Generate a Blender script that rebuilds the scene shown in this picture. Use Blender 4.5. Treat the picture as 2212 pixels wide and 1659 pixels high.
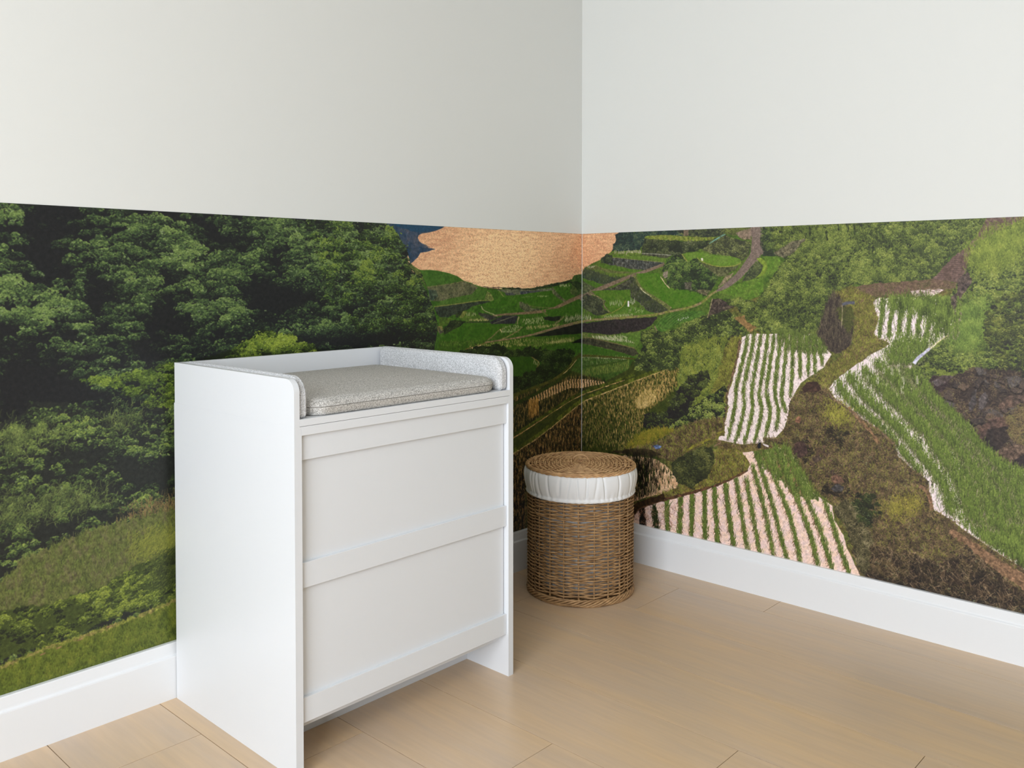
import bpy, bmesh, math, random
import numpy as np
from mathutils import Vector, Matrix

for _o in list(bpy.data.objects):
    bpy.data.objects.remove(_o, do_unlink=True)
scene = bpy.context.scene
col = scene.collection
PI = math.pi

# ---------------------------------------------------------------- camera
cam_d = bpy.data.cameras.new('camera')
cam = bpy.data.objects.new('camera', cam_d)
col.objects.link(cam)
cam.location = (-3.025, -2.3872, 1.2)
cam.rotation_euler = (math.radians(90.0) - 0.0259, 0.0, math.radians(42.8246 - 90.0))
cam_d.sensor_fit = 'HORIZONTAL'
cam_d.sensor_width = 36.0
cam_d.lens = 36.0 * 1892.65 / 2212.0
cam_d.shift_y = -(829.5 - 640.8) / 2212.0
cam_d.clip_start = 0.02
scene.camera = cam

# ---------------------------------------------------------------- world: pale overcast sky
world = bpy.data.worlds.new('overcast_sky')
scene.world = world
world.use_nodes = True
bgn = world.node_tree.nodes['Background']
bgn.inputs['Color'].default_value = (0.86, 0.93, 1.0, 1)
bgn.inputs['Strength'].default_value = 1.0

# ---------------------------------------------------------------- daylight standing in the window openings
ROOM_X, ROOM_Y, ROOM_Z = -5.8, -5.6, 3.0        # the room runs from here to the corner at 0, 0
WIN_SIDE = (-4.3, -1.4, 0.5, 2.7)               # window in the side wall: y0, y1, z0, z1

def window_light(name, loc, rot, sx, sy, power, colour):
    d = bpy.data.lights.new(name, 'AREA')
    d.shape = 'RECTANGLE'
    d.size, d.size_y, d.energy, d.color = sx, sy, power, colour
    o = bpy.data.objects.new(name, d)
    col.objects.link(o)
    o.location, o.rotation_euler = loc, rot
    return o

DAY = (0.90, 0.97, 1.06)
window_light('daylight_side', (ROOM_X - 0.02, (WIN_SIDE[0] + WIN_SIDE[1]) / 2, (WIN_SIDE[2] + WIN_SIDE[3]) / 2),
             (0, -PI / 2, 0), WIN_SIDE[3] - WIN_SIDE[2], WIN_SIDE[1] - WIN_SIDE[0], 236.0, DAY)
FILL_LAMP_AT, FILL_LAMP_SIZE, FILL_LAMP_STRENGTH = (-3.3, -2.7), 1.0, 4.5      # added fill lamp on the ceiling, out of the picture (built below)

scene.view_settings.view_transform = 'Standard'
scene.view_settings.look = 'None'
scene.view_settings.exposure = 0.0
scene.view_settings.gamma = 1.0
scene.view_settings.use_curve_mapping = False
scene.cycles.use_denoising = True
scene.cycles.max_bounces = 7
scene.cycles.diffuse_bounces = 4
scene.cycles.glossy_bounces = 2
scene.cycles.use_adaptive_sampling = True
scene.cycles.adaptive_threshold = 0.04
scene.cycles.caustics_reflective = False
scene.cycles.caustics_refractive = False

# ---------------------------------------------------------------- helpers
def s2l(c):
    return tuple((v / 12.92 if v <= 0.04045 else ((v + 0.055) / 1.055) ** 2.4) for v in c)

def rgb(r, g, b):
    return s2l((r / 255.0, g / 255.0, b / 255.0)) + (1.0,)

def new_mat(name, colour=(0.8, 0.8, 0.8, 1), rough=0.5, spec=0.5):
    m = bpy.data.materials.new(name)
    m.use_nodes = True
    b = m.node_tree.nodes['Principled BSDF']
    b.inputs['Base Color'].default_value = colour
    b.inputs['Roughness'].default_value = rough
    b.inputs['Specular IOR Level'].default_value = spec
    return m

def node(m, kind, **kw):
    n = m.node_tree.nodes.new(kind)
    for k, v in kw.items():
        if k in n.inputs:
            n.inputs[k].default_value = v
        else:
            setattr(n, k, v)
    return n

def link(m, a, ao, b, bi):
    m.node_tree.links.new(a.outputs[ao], b.inputs[bi])

def bsdf(m):
    return m.node_tree.nodes['Principled BSDF']

def noise_colour(m, scale, c0, c1, lo=0.35, hi=0.65, detail=4.0, stretch=(1, 1, 1), coords='Object', rough=0.55):
    """base colour from a stretched noise between two colours"""
    tc = node(m, 'ShaderNodeTexCoord')
    mp = node(m, 'ShaderNodeMapping')
    mp.inputs['Scale'].default_value = stretch
    nz = node(m, 'ShaderNodeTexNoise', Scale=scale, Detail=detail, Roughness=rough)
    rp = node(m, 'ShaderNodeValToRGB')
    rp.color_ramp.elements[0].position, rp.color_ramp.elements[0].color = lo, c0
    rp.color_ramp.elements[1].position, rp.color_ramp.elements[1].color = hi, c1
    link(m, tc, coords, mp, 'Vector')
    link(m, mp, 'Vector', nz, 'Vector')
    link(m, nz, 'Fac', rp, 'Fac')
    link(m, rp, 'Color', bsdf(m), 'Base Color')
    return mp, nz, rp

def noise_bump(m, scale, strength, distance, detail=3.0):
    tc = node(m, 'ShaderNodeTexCoord')
    nz = node(m, 'ShaderNodeTexNoise', Scale=scale, Detail=detail)
    bp = node(m, 'ShaderNodeBump', Strength=strength, Distance=distance)
    link(m, tc, 'Object', nz, 'Vector')
    link(m, nz, 'Fac', bp, 'Height')
    link(m, bp, 'Normal', bsdf(m), 'Normal')

def mesh_obj(name, verts, faces, mat, parent=None, smooth=False):
    me = bpy.data.meshes.new(name)
    me.from_pydata(verts, [], faces)
    me.update()
    if smooth:
        me.polygons.foreach_set('use_smooth', [True] * len(me.polygons))
    o = bpy.data.objects.new(name, me)
    col.objects.link(o)
    if mat:
        me.materials.append(mat)
    if parent:
        o.parent = parent
    return o

def bm_obj(name, bm, mat, parent=None, smooth=False):
    bmesh.ops.recalc_face_normals(bm, faces=bm.faces)
    me = bpy.data.meshes.new(name)
    bm.to_mesh(me)
    bm.free()
    if smooth:
        me.polygons.foreach_set('use_smooth', [True] * len(me.polygons))
    o = bpy.data.objects.new(name, me)
    col.objects.link(o)
    me.materials.append(mat)
    if parent:
        o.parent = parent
    return o

def add_box(bm, x0, x1, y0, y1, z0, z1, bevel=0.0, seg=2):
    vs = [bm.verts.new((x, y, z)) for x in (x0, x1) for y in (y0, y1) for z in (z0, z1)]
    fs = [(0, 1, 3, 2), (4, 6, 7, 5), (0, 4, 5, 1), (2, 3, 7, 6), (0, 2, 6, 4), (1, 5, 7, 3)]
    fl = [bm.faces.new([vs[i] for i in f]) for f in fs]
    bmesh.ops.recalc_face_normals(bm, faces=fl)
    if bevel > 0:
        es = list({e for f in fl for e in f.edges})
        bmesh.ops.bevel(bm, geom=es, offset=bevel, segments=seg, affect='EDGES', profile=0.5)

def box(name, x0, x1, y0, y1, z0, z1, mat, parent=None, bevel=0.0015):
    bm = bmesh.new()
    add_box(bm, x0, x1, y0, y1, z0, z1, bevel)
    return bm_obj(name, bm, mat, parent)

def tag(o, label=None, cat=None, group=None, kind=None):
    if label: o['label'] = label
    if cat: o['category'] = cat
    if group: o['group'] = group
    if kind: o['kind'] = kind
    return o

def empty(name, loc, label=None, cat=None):
    o = bpy.data.objects.new(name, None)
    col.objects.link(o)
    o.location = loc
    o.empty_display_size = 0.1
    return tag(o, label, cat)

def tube_arrays(pts, rad, sides=6, closed=False, verts=None, faces=None, squash=1.0):
    """sweep a circle along the points (numpy n,3); rad may be an array"""
    pts = np.asarray(pts, float)
    n = len(pts)
    if closed:
        tan = np.roll(pts, -1, 0) - np.roll(pts, 1, 0)
    else:
        tan = np.gradient(pts, axis=0)
    tan /= np.linalg.norm(tan, axis=1)[:, None] + 1e-12
    up = np.where(np.abs(tan[:, 2:3]) > 0.9, np.array([[1.0, 0, 0]]), np.array([[0, 0, 1.0]]))
    sd = np.cross(tan, up); sd /= np.linalg.norm(sd, axis=1)[:, None] + 1e-12
    u2 = np.cross(sd, tan)
    r = np.broadcast_to(np.asarray(rad, float), (n,))[:, None]
    base = len(verts)
    ang = np.arange(sides) * 2 * PI / sides
    ring = [pts + sd * r * math.cos(t) + u2 * r * squash * math.sin(t) for t in ang]
    allv = np.stack(ring, 1).reshape(-1, 3)
    verts.extend(map(tuple, allv))
    m = n if closed else n - 1
    for i in range(m):
        a = base + i * sides
        b = base + ((i + 1) % n) * sides
        for k in range(sides):
            k2 = (k + 1) % sides
            faces.append((a + k, b + k, b + k2, a + k2))
    if not closed:
        faces.append(tuple(base + k for k in range(sides)))
        faces.append(tuple(base + (n - 1) * sides + k for k in reversed(range(sides))))

def tubes(name, paths, mat, parent=None, sides=6):
    """paths: list of (points, radius, closed) joined in one mesh"""
    v, f = [], []
    for p, r, c in paths:
        tube_arrays(p, r, sides, c, v, f)
    return mesh_obj(name, v, f, mat, parent, smooth=True)

def rounded_outline(corners, radii, seg=6):
    """2-D outline (ccw corners) with a fillet of the given radius at each corner"""
    out = []
    n = len(corners)
    for i in range(n):
        p = Vector(corners[i]); a = Vector(corners[i - 1]); b = Vector(corners[(i + 1) % n])
        r = radii[i]
        if r <= 1e-6:
            out.append((p.x, p.y)); continue
        da, db = (a - p).normalized(), (b - p).normalized()
        c = p + (da + db) * r
        a0 = math.atan2((p + da * r - c).y, (p + da * r - c).x)
        a1 = math.atan2((p + db * r - c).y, (p + db * r - c).x)
        d = (a1 - a0 + PI) % (2 * PI) - PI
        for k in range(seg + 1):
            t = a0 + d * k / seg
            out.append((c.x + r * math.cos(t), c.y + r * math.sin(t)))
    return out
# ================================================================ the printed landscape of the mural
# Painted stroke by stroke in numpy on the unrolled sheet: u runs along the left wall (x) and on along the right wall (-y).
# Shapes are given in pixels of the photograph and carried to the flat sheet through the wall planes.
MU0, MU1 = -3.0, 2.4
MZ0, MZ1 = 0.155, 1.3751
PPM = 850.0

def paint_mural():
    rs = np.random.RandomState(3)
    W, H = int((MU1 - MU0) * PPM), int((MZ1 - MZ0) * PPM)
    C = np.zeros((H, W, 3), np.float32)
    A, PT, F = math.radians(42.8246), 0.0259, 1892.65
    cam_p = np.array([-3.025, -2.3872, 1.2])
    f0 = np.array([math.cos(A), math.sin(A), 0]); rt = np.array([math.sin(A), -math.cos(A), 0]); u0 = np.array([0, 0, 1.0])
    fw = f0 * math.cos(PT) - u0 * math.sin(PT); up = u0 * math.cos(PT) + f0 * math.sin(PT)

    def canv(p):
        """photo pixels (n,2) -> canvas pixels (n,2)"""
        p = np.asarray(p, float).reshape(-1, 2)
        r = fw + rt * ((p[:, :1] - 1106.0) / F) - up * ((p[:, 1:] - 640.8) / F)
        tl = -cam_p[1] / np.where(np.abs(r[:, 1]) < 1e-6, 1e-6, r[:, 1])
        tr = -cam_p[0] / np.where(np.abs(r[:, 0]) < 1e-6, 1e-6, r[:, 0])
        left = p[:, 0] < 1256.6
        t = np.where(left, tl, tr)
        q = cam_p + r * t[:, None]
        u = np.where(left, q[:, 0], -q[:, 1])
        return np.stack([(u - MU0) * PPM, (MZ1 - q[:, 2]) * PPM], 1)

    # canvas pixels per photo pixel, across and down, for every canvas column
    us = MU0 + (np.arange(W) + 0.5) / PPM
    pos = np.stack([np.minimum(us, 0), -np.maximum(us, 0), np.full(W, 0.8)], 1) - cam_p
    dep = pos @ fw
    pxx = 1106.0 + F * (pos @ rt) / dep
    SY = PPM * dep / F
    SX = 1.0 / np.maximum(np.abs(np.gradient(pxx)), 0.15)

    # ---- noise
    def fbm(seed, base, octs=5, gain=0.55):
        """tileable 1024 field, feature size about `base` pixels, roughly -1..1"""
        r = np.random.RandomState(seed)
        n = 1024
        fx = np.fft.fftfreq(n)[:, None]; fy = np.fft.rfftfreq(n)[None, :]
        k = np.sqrt(fx * fx + fy * fy) * base
        amp = np.zeros_like(k)
        for o in range(octs):
            amp += gain ** o * np.exp(-((np.log2(np.maximum(k, 1e-9)) - o) / 0.7) ** 2) / np.maximum(k, 1e-9)
        amp[0, 0] = 0
        g = np.fft.irfft2(np.fft.rfft2(r.normal(0, 1, (n, n))) * amp, s=(n, n))
        return (g / g.std() * 0.5).astype(np.float32)
    N_big, N_mid, N_small, N_fine = fbm(1, 160), fbm(2, 48), fbm(4, 16, 4), fbm(6, 5, 3)

    def samp(N, ix, iy, sx=1.0, sy=1.0):
        return N[(np.asarray(iy) * sy).astype(int) % 1024, (np.asarray(ix) * sx).astype(int) % 1024]

    # ---- crops: coordinates read off enlarged views (origin x, y, scale)
    CR = {'p': (0, 0, 1.0), 'c5': (840, 470, 5.027), 'c6': (1240, 470, 5.027), 'c7': (1100, 740, 4.809), 'r1': (1660, 450, 4.007),
          'r2': (1500, 680, 4.809), 'r3': (1660, 840, 4.007), 'r4': (1340, 940, 3.95), 'r5': (1800, 1000, 3.687),
          'l3': (0, 800, 4.1475), 'l4': (0, 1140, 3.1975), 'l1': (0, 420, 3.95), 'l2': (480, 440, 3.95)}
    def ph(cr, pts):
        ox, oy, s = CR[cr]
        return np.asarray(pts, float) / s + np.array([ox, oy])

    def dens(p, step, closed):
        out = []
        n = len(p)
        for i in range(n if closed else n - 1):
            a, b = p[i], p[(i + 1) % n]
            k = max(1, int(np.hypot(*(b - a)) / step))
            out.append(a + (b - a) * (np.arange(k) / k)[:, None])
        if not closed: out.append(p[-1:])
        return np.concatenate(out)

    def smoothpts(p, closed, it=2):
        for _ in range(it):
            q = np.roll(p, -1, 0) if closed else p[1:]
            b = p if closed else p[:-1]
            r = np.empty((len(b) * 2, 2)); r[0::2] = 0.75 * b + 0.25 * q; r[1::2] = 0.25 * b + 0.75 * q
            p = r if closed else np.concatenate([p[:1], r, p[-1:]])
        return p

    def poly(cr, pts, rough=0.0, step=6.0, smooth=False):
        p = ph(cr, pts)
        if smooth: p = smoothpts(p, True)
        p = dens(p, step, True)
        if rough: p = p + rs.normal(0, rough, p.shape)
        return raster(canv(p))

    def raster(q):
        """coverage of a polygon in canvas space -> (y0, x0, alpha)"""
        x0, x1 = max(0, int(q[:, 0].min()) - 1), min(W, int(q[:, 0].max()) + 2)
        y0, y1 = max(0, int(q[:, 1].min()) - 1), min(H, int(q[:, 1].max()) + 2)
        if x1 <= x0 or y1 <= y0: return 0, 0, np.zeros((1, 1), np.float32)
        ss = 2
        acc = np.zeros((y1 - y0, x1 - x0 + 1), np.float32)
        ax, ay = q[:, 0], q[:, 1]
        bx, by = np.roll(ax, -1), np.roll(ay, -1)
        d = np.where(by == ay, 1e-9, by - ay)
        for r in range(y1 - y0):
            for s in range(ss):
                yy = y0 + r + (s + 0.5) / ss
                hit = (ay <= yy) != (by <= yy)
                if not hit.any(): continue
                xs = np.sort(ax[hit] + (yy - ay[hit]) / d[hit] * (bx[hit] - ax[hit]))
                for k in range(0, len(xs) - 1, 2):
                    a, b = max(xs[k] - x0, 0.0), min(xs[k + 1] - x0, x1 - x0 - 0.001)
                    if b <= a: continue
                    ia, ib = int(a), int(b)
                    if ia == ib: acc[r, ia] += (b - a) / ss
                    else:
                        acc[r, ia] += (ia + 1 - a) / ss
                        acc[r, ib] += (b - ib) / ss
                        if ib > ia + 1: acc[r, ia + 1:ib] += 1.0 / ss
        return y0, x0, np.clip(acc[:, :x1 - x0], 0, 1)

    def col(c): return np.array(c, np.float32) / 255.0

    def fill(m, c, c2=None, var=0.10, tex=None, tsx=1.0, tsy=1.0, alpha=1.0, lo=-0.6, hi=0.6):
        """flat tone, drifting towards c2 with the noise, brightness broken by `var`"""
        y0, x0, a = m
        h, w = a.shape
        iy, ix = np.mgrid[y0:y0 + h, x0:x0 + w]
        N = N_mid if tex is None else tex
        k = samp(N, ix, iy, tsx, tsy)
        base = np.broadcast_to(col(c), (h, w, 3))
        if c2 is not None:
            t = np.clip((k - lo) / (hi - lo), 0, 1)[..., None]
            base = base * (1 - t) + col(c2) * t
        v = 1 + var * (samp(N_small, ix, iy) + 0.7 * samp(N_fine, ix, iy))
        a = (a * alpha)[..., None]
        sl = C[y0:y0 + h, x0:x0 + w]
        sl[:] = sl * (1 - a) + np.clip(base * v[..., None], 0, 1) * a

    def pick(m, n, power=None, thr=0.5):
        """n random canvas positions inside a mask, weighted by `power` (same shape) if given"""
        y0, x0, a = m
        w = np.where(a > thr, a, 0)
        if power is not None: w = w * power
        w = w.ravel().astype(np.float64)
        s = w.sum()
        if s <= 0: return np.zeros((0, 2))
        cs = np.cumsum(w) / s
        i = np.searchsorted(cs, rs.random_sample(int(n)))
        i = np.minimum(i, len(w) - 1)
        return np.stack([x0 + i % a.shape[1] + rs.random_sample(len(i)), y0 + i // a.shape[1] + rs.random_sample(len(i))], 1)

    def feather(m, r):
        """soften a mask so that strokes thin out towards its edge"""
        y0, x0, a = m
        r = int(r)
        a = np.pad(a, r * 2)
        for _ in range(2):
            for ax in (0, 1):
                cs = np.cumsum(a, ax)
                a = (np.roll(cs, -r, ax) - np.roll(cs, r + 1, ax)) / (2 * r + 1)
                a[(slice(-r - 1, None), slice(None)) if ax == 0 else (slice(None), slice(-r - 1, None))] = 0
                a[(slice(0, r + 1), slice(None)) if ax == 0 else (slice(None), slice(0, r + 1))] = 0
        return y0 - 2 * r, x0 - 2 * r, np.clip(a, 0, 1) ** 1.5

    def put(x, y, c):
        ix, iy = x.astype(int), y.astype(int)
        ok = (ix >= 0) & (ix < W) & (iy >= 0) & (iy < H)
        C[iy[ok], ix[ok]] = c[ok]

    def colsc(x):
        i = np.clip(x.astype(int), 0, W - 1)
        return SX[i], SY[i]

    def leaves(p, L, B, ang, c, fold=0.16):
        """little pointed leaves: length L, breadth B in photo pixels, angle in radians, colour per leaf; drawn in order"""
        n = len(p)
        if n == 0: return
        sx, sy = colsc(p[:, 0])
        L = np.broadcast_to(L, (n,)); B = np.broadcast_to(B, (n,))
        ca, sa = np.cos(ang), np.sin(ang)
        na, nb = max(3, int(np.ceil(np.max(L * sy) * 1.15))), max(2, int(np.ceil(np.max(B * sy) * 1.15)))
        X, Y, K = [], [], []
        for i in range(na):
            s = (i + 0.5) / na
            wd = math.sin(PI * min(1.0, s * 0.9 + 0.06)) ** 0.8
            for j in range(nb):
                t = ((j + 0.5) / nb - 0.5) * wd
                dx, dy = (s - 0.5) * L, t * B
                X.append(p[:, 0] + (ca * dx - sa * dy) * sx)
                Y.append(p[:, 1] + (sa * dx + ca * dy) * sy)
                K.append(1 + (fold if t < 0 else -fold) + 0.10 * (0.5 - s))
        X = np.stack(X, 1).ravel(); Y = np.stack(Y, 1).ravel()
        k = np.tile(np.array(K, np.float32), n)
        cc = np.clip(np.repeat(c, len(K), 0) * k[:, None], 0, 1)
        put(X, Y, cc)

    def blades(p, L, ang, c, width=1.0, bend=0.0, tipc=None):
        """grass strokes: start at p, run L photo pixels along ang (screen, y down), bending"""
        n = len(p)
        if n == 0: return
        sx, sy = colsc(p[:, 0])
        L = np.broadcast_to(L, (n,))
        K = max(3, int(np.ceil(np.max(L * sy) * 1.1)))
        wn = max(1, int(round(width * float(np.mean(sy)))))
        X, Y, T = [], [], []
        for i in range(K):
            s = i / (K - 1.0)
            a = ang + bend * s
            for j in range(wn if s < 0.7 else 1):
                X.append(p[:, 0] + np.cos(a) * L * s * sx + (j - (wn - 1) / 2.0))
                Y.append(p[:, 1] + np.sin(a) * L * s * sy)
                T.append(s)
        X = np.stack(X, 1).ravel(); Y = np.stack(Y, 1).ravel()
        t = np.tile(np.array(T, np.float32), n)[:, None]
        cc = np.repeat(c, len(T), 0)
        if tipc is not None: cc = cc * (1 - t) + np.repeat(tipc, len(T), 0) * t
        else: cc = cc * (0.82 + 0.3 * t)
        put(X, Y, np.clip(cc, 0, 1))

    def ramp(t, *cols):
        t = np.clip(t, 0, 0.9999) * (len(cols) - 1)
        i = t.astype(int); k = (t - i)[:, None]
        cs = np.array([col(c) for c in cols])
        return (cs[i] * (1 - k) + cs[np.minimum(i + 1, len(cols) - 1)] * k).astype(np.float32)

    def blobs(m, items, base=0.0):
        """light map over a mask from photo-space blobs (x, y, rx, ry, value)"""
        y0, x0, a = m
        h, w = a.shape
        g = np.full((h, w), base, np.float32)
        iy, ix = np.mgrid[y0:y0 + h, x0:x0 + w].astype(np.float32)
        for x, y, rx, ry, v in items:
            q = canv([(x, y), (x + rx, y), (x, y + ry)])
            ax, ay = abs(q[1, 0] - q[0, 0]) + 1, abs(q[2, 1] - q[0, 1]) + 1
            g += v * np.exp(-((ix - q[0, 0]) / ax) ** 2 - ((iy - q[0, 1]) / ay) ** 2)
        return g

    def foliage(m, cols, leaf=6.0, clump=26.0, cover=2.2, light=None, flat=0.55, contrast=1.0, per=30, base=True, basec=None, droop=0.35):
        """sprays of leaves, each lit from above, laid from the top of the mask to the bottom"""
        y0, x0, a = m
        if a.sum() < 4: return
        per = int(per * 1.55)
        iy, ix = np.mgrid[y0:y0 + a.shape[0], x0:x0 + a.shape[1]]
        Lm = np.zeros_like(a) if light is None else light
        Lm = Lm + 0.28 * samp(N_big, ix, iy) + 0.30 * samp(N_mid, ix, iy)
        if base: fill(m, basec or cols[0], None, 0.10)
        wgt = np.clip(0.55 + 0.9 * Lm, 0.03, 2.0)
        ms = float(np.mean(SY[np.clip([x0, x0 + a.shape[1] - 1], 0, W - 1)]) * np.mean(SX[np.clip([x0, x0 + a.shape[1] - 1], 0, W - 1)]))
        n = int(a.sum() / ms / (clump * clump * flat) * cover) + 1
        p = pick(m, n, wgt)
        p = p[np.argsort(p[:, 1] + rs.normal(0, clump * 0.4, len(p)))]
        n = len(p)
        if n == 0: return
        bl = Lm[np.clip(p[:, 1].astype(int) - y0, 0, a.shape[0] - 1), np.clip(p[:, 0].astype(int) - x0, 0, a.shape[1] - 1)]
        size = clump * rs.uniform(0.55, 1.3, n)
        q = np.repeat(p, per, 0)
        sz = np.repeat(size, per)
        sx, sy = colsc(q[:, 0])
        r = np.sqrt(rs.random_sample(n * per)); th = rs.uniform(0, 2 * PI, n * per)
        dx, dy = r * np.cos(th), r * np.sin(th)
        # umbrella shape: the rim hangs
        oy = dy * flat * 0.5 + droop * dx * dx * flat
        order = np.argsort(np.repeat(np.arange(n), per) * 10.0 + dy, kind='stable')
        X = q[:, 0] + dx * sz * 0.5 * sx * 2 * 0.5
        Y = q[:, 1] + oy * sz * sy
        b = np.repeat(bl, per) * contrast + 0.40 - 0.27 * dy + rs.normal(0, 0.19, n * per) + np.repeat(rs.normal(0, 0.08, n), per)
        ang = rs.normal(0, 0.45, n * per) + 0.5 * dx
        ang = np.where(rs.random_sample(n * per) < 0.5, ang, ang + PI)
        c = ramp(b, *cols)
        gl = (rs.random_sample(n * per) < 0.05) & (b > 0.45)
        c[gl] = c[gl] * 0.55 + col((150, 168, 128)) * 0.45
        P = np.stack([X, Y], 1)[order]
        # stay inside the mask
        jx = np.clip(P[:, 0].astype(int) - x0, 0, a.shape[1] - 1); jy = np.clip(P[:, 1].astype(int) - y0, 0, a.shape[0] - 1)
        ins = (a[jy, jx] > 0.3) | (rs.random_sample(len(P)) < 0.10)
        o = order[ins]
        ll = leaf * 0.78 * rs.uniform(0.55, 1.3, len(o))
        leaves(P[ins], ll, ll * 0.48, ang[o], c[o])

    def grass(m, n, L, cols, ang=-PI / 2, sd=0.35, width=1.0, power=None, bend=0.0, bias=0.0, soft=0):
        if soft: m = feather(m, soft)
        p = pick(m, n, power, 0.01 if soft else 0.5)
        if len(p) == 0: return
        p = p[np.argsort(p[:, 1])]
        t = 0.5 + 0.35 * samp(N_mid, p[:, 0], p[:, 1]) + rs.normal(0, 0.2, len(p)) + bias
        blades(p, L * rs.uniform(0.5, 1.3, len(p)), ang + rs.normal(0, sd, len(p)), ramp(t, *cols), width, bend)

    def tangle(m, n, L, cols, width=1.0):
        """dry stalks lying every way"""
        p = pick(m, n)
        if len(p) == 0: return
        t = 0.5 + 0.4 * samp(N_mid, p[:, 0], p[:, 1]) + rs.normal(0, 0.25, len(p))
        blades(p, L * rs.uniform(0.4, 1.4, len(p)), rs.uniform(-PI, 0, len(p)) * 0.8 - 0.3, ramp(t, *cols), width, rs.normal(0, 0.5))

    def stroke(cr, pts, width, c, c2=None, var=0.08, rough=0.25, smooth=True):
        """a band of the given width (photo px; a pair tapers) along a polyline"""
        p = ph(cr, pts)
        if smooth: p = smoothpts(p, False)
        p = dens(p, 4.0, False)
        t = np.gradient(p, axis=0); t /= np.linalg.norm(t, axis=1)[:, None] + 1e-9
        nn = np.stack([-t[:, 1], t[:, 0]], 1)
        w = np.linspace(*(width if isinstance(width, tuple) else (width, width)), len(p))[:, None] / 2
        j = rs.normal(0, rough, (len(p), 1)); j2 = rs.normal(0, rough, (len(p), 1))
        q = np.concatenate([p + nn * (w + j), (p - nn * (w + j2))[::-1]])
        m = raster(canv(q))
        fill(m, c, c2, var)
        return m

    def dashes(cr, quad, nx, ny, L, c, width=1.0, sd=0.12, keep=0.85, lean=0.0):
        """rows of short upright strokes in a four-cornered field (tl, tr, br, bl)"""
        q = ph(cr, quad)
        uu, vv = np.meshgrid((np.arange(nx) + 0.5) / nx, (np.arange(ny) + 0.5) / ny)
        uu = (uu + rs.normal(0, 0.12 / nx, uu.shape)).ravel(); vv = (vv + rs.normal(0, 0.18 / ny, vv.shape)).ravel()
        p = (q[0] * ((1 - uu) * (1 - vv))[:, None] + q[1] * (uu * (1 - vv))[:, None] + q[2] * (uu * vv)[:, None] + q[3] * ((1 - uu) * vv)[:, None])
        p = p[rs.random_sample(len(p)) < keep]
        cc = np.clip(col(c) * rs.uniform(0.75, 1.08, (len(p), 1)), 0, 1).astype(np.float32)
        blades(canv(p), L * rs.uniform(0.6, 1.3, len(p)), -PI / 2 + lean + rs.normal(0, sd, len(p)), cc, width, 0.0, cc)

    def rice_row(cr, pts, width, n, L, cols, spread=0.22, under=True, refl=(70, 62, 52), edge=1.0, lean=0.0):
        """a row of rice plants along a line: tufts of blades with their reflections below"""
        p = dens(smoothpts(ph(cr, pts), False), 2.0, False)
        i = rs.randint(0, len(p), int(n))
        i.sort()
        b = p[i] + np.stack([rs.normal(0, width * 0.30, len(i)), rs.uniform(-1.5, 1.5, len(i))], 1)
        if under:
            j = rs.random_sample(len(i)) < 0.55
            d = b[j]
            rc = np.clip(col(refl) * rs.uniform(0.7, 1.5, (len(d), 1)), 0, 1).astype(np.float32)
            side = np.where(rs.random_sample(len(d)) < 0.5, -1, 1)
            blades(canv(d), L * rs.uniform(0.4, 1.0, len(d)), PI / 2 + side * rs.uniform(0.1, 0.75, len(d)), rc, 1.0, 0.0, rc)
        t = rs.normal(0.5, 0.24, len(i))
        blades(canv(b + np.array([0, L * 0.3])), L * rs.uniform(0.6, 1.25, len(i)), -PI / 2 + lean + rs.normal(0, spread, len(i)), ramp(t, *cols), edge)

    def rocks(m, n, size, cols):
        """angular stones, pale on top and dark underneath"""
        p = pick(m, n)
        p = p[np.argsort(p[:, 1])]
        for x, y in p:
            i = min(max(int(x), 0), W - 1)
            r = size * rs.uniform(0.5, 1.3)
            k = rs.randint(5, 8)
            a = np.sort(rs.uniform(0, 2 * PI, k))
            w, h = r * SX[i] * rs.uniform(0.8, 1.5), r * SY[i] * rs.uniform(0.6, 1.0)
            q = np.stack([x + np.cos(a) * w, y + np.sin(a) * h], 1)
            j = rs.randint(0, len(cols))
            fill(raster(q + np.array([0, h * 0.35])), tuple(int(v * 0.45) for v in cols[j]), None, 0.2)
            fill(raster(q), cols[j], tuple(int(v * 0.8) for v in cols[j]), 0.25, N_small)

    def stripes(m, n, L, cols, width=1.0, sd=0.03, power=None, bias=0.0):
        """fine upright stripes: stubble standing in golden water"""
        p = pick(m, n, power)
        if len(p) == 0: return
        t = 0.5 + 0.45 * samp(N_small, p[:, 0], p[:, 1], 1.0, 0.35) + rs.normal(0, 0.3, len(p)) + bias
        blades(p, L * rs.uniform(0.4, 1.5, len(p)), -PI / 2 + rs.normal(0, sd, len(p)), ramp(t, *cols), width)

    RICE = ((48, 62, 26), (74, 98, 40), (98, 126, 50), (124, 150, 68))
    WATER = (232, 214, 214)

    # ------------------------------------------------------------ left wall: the wood
    F0, F1, F2, F3, F4 = (26, 27, 28), (32, 46, 32), (50, 78, 44), (78, 112, 56), (108, 140, 72)
    wood = poly('p', [(-900, 380), (838, 470), (838, 484), (856, 499), (868, 520), (880, 542), (887, 556), (884, 570), (892, 582), (905, 596), (914, 610),
                      (919, 626), (926, 646), (936, 666), (942, 690), (946, 706), (944, 730), (938, 752), (930, 800), (900, 900), (700, 960), (380, 980), (0, 1000), (-900, 1050)], 1.5)
    fill(poly('p', [(-900, 300), (1300, 300), (1300, 1700), (-900, 1900)]), F0, None, 0.05)
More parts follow.
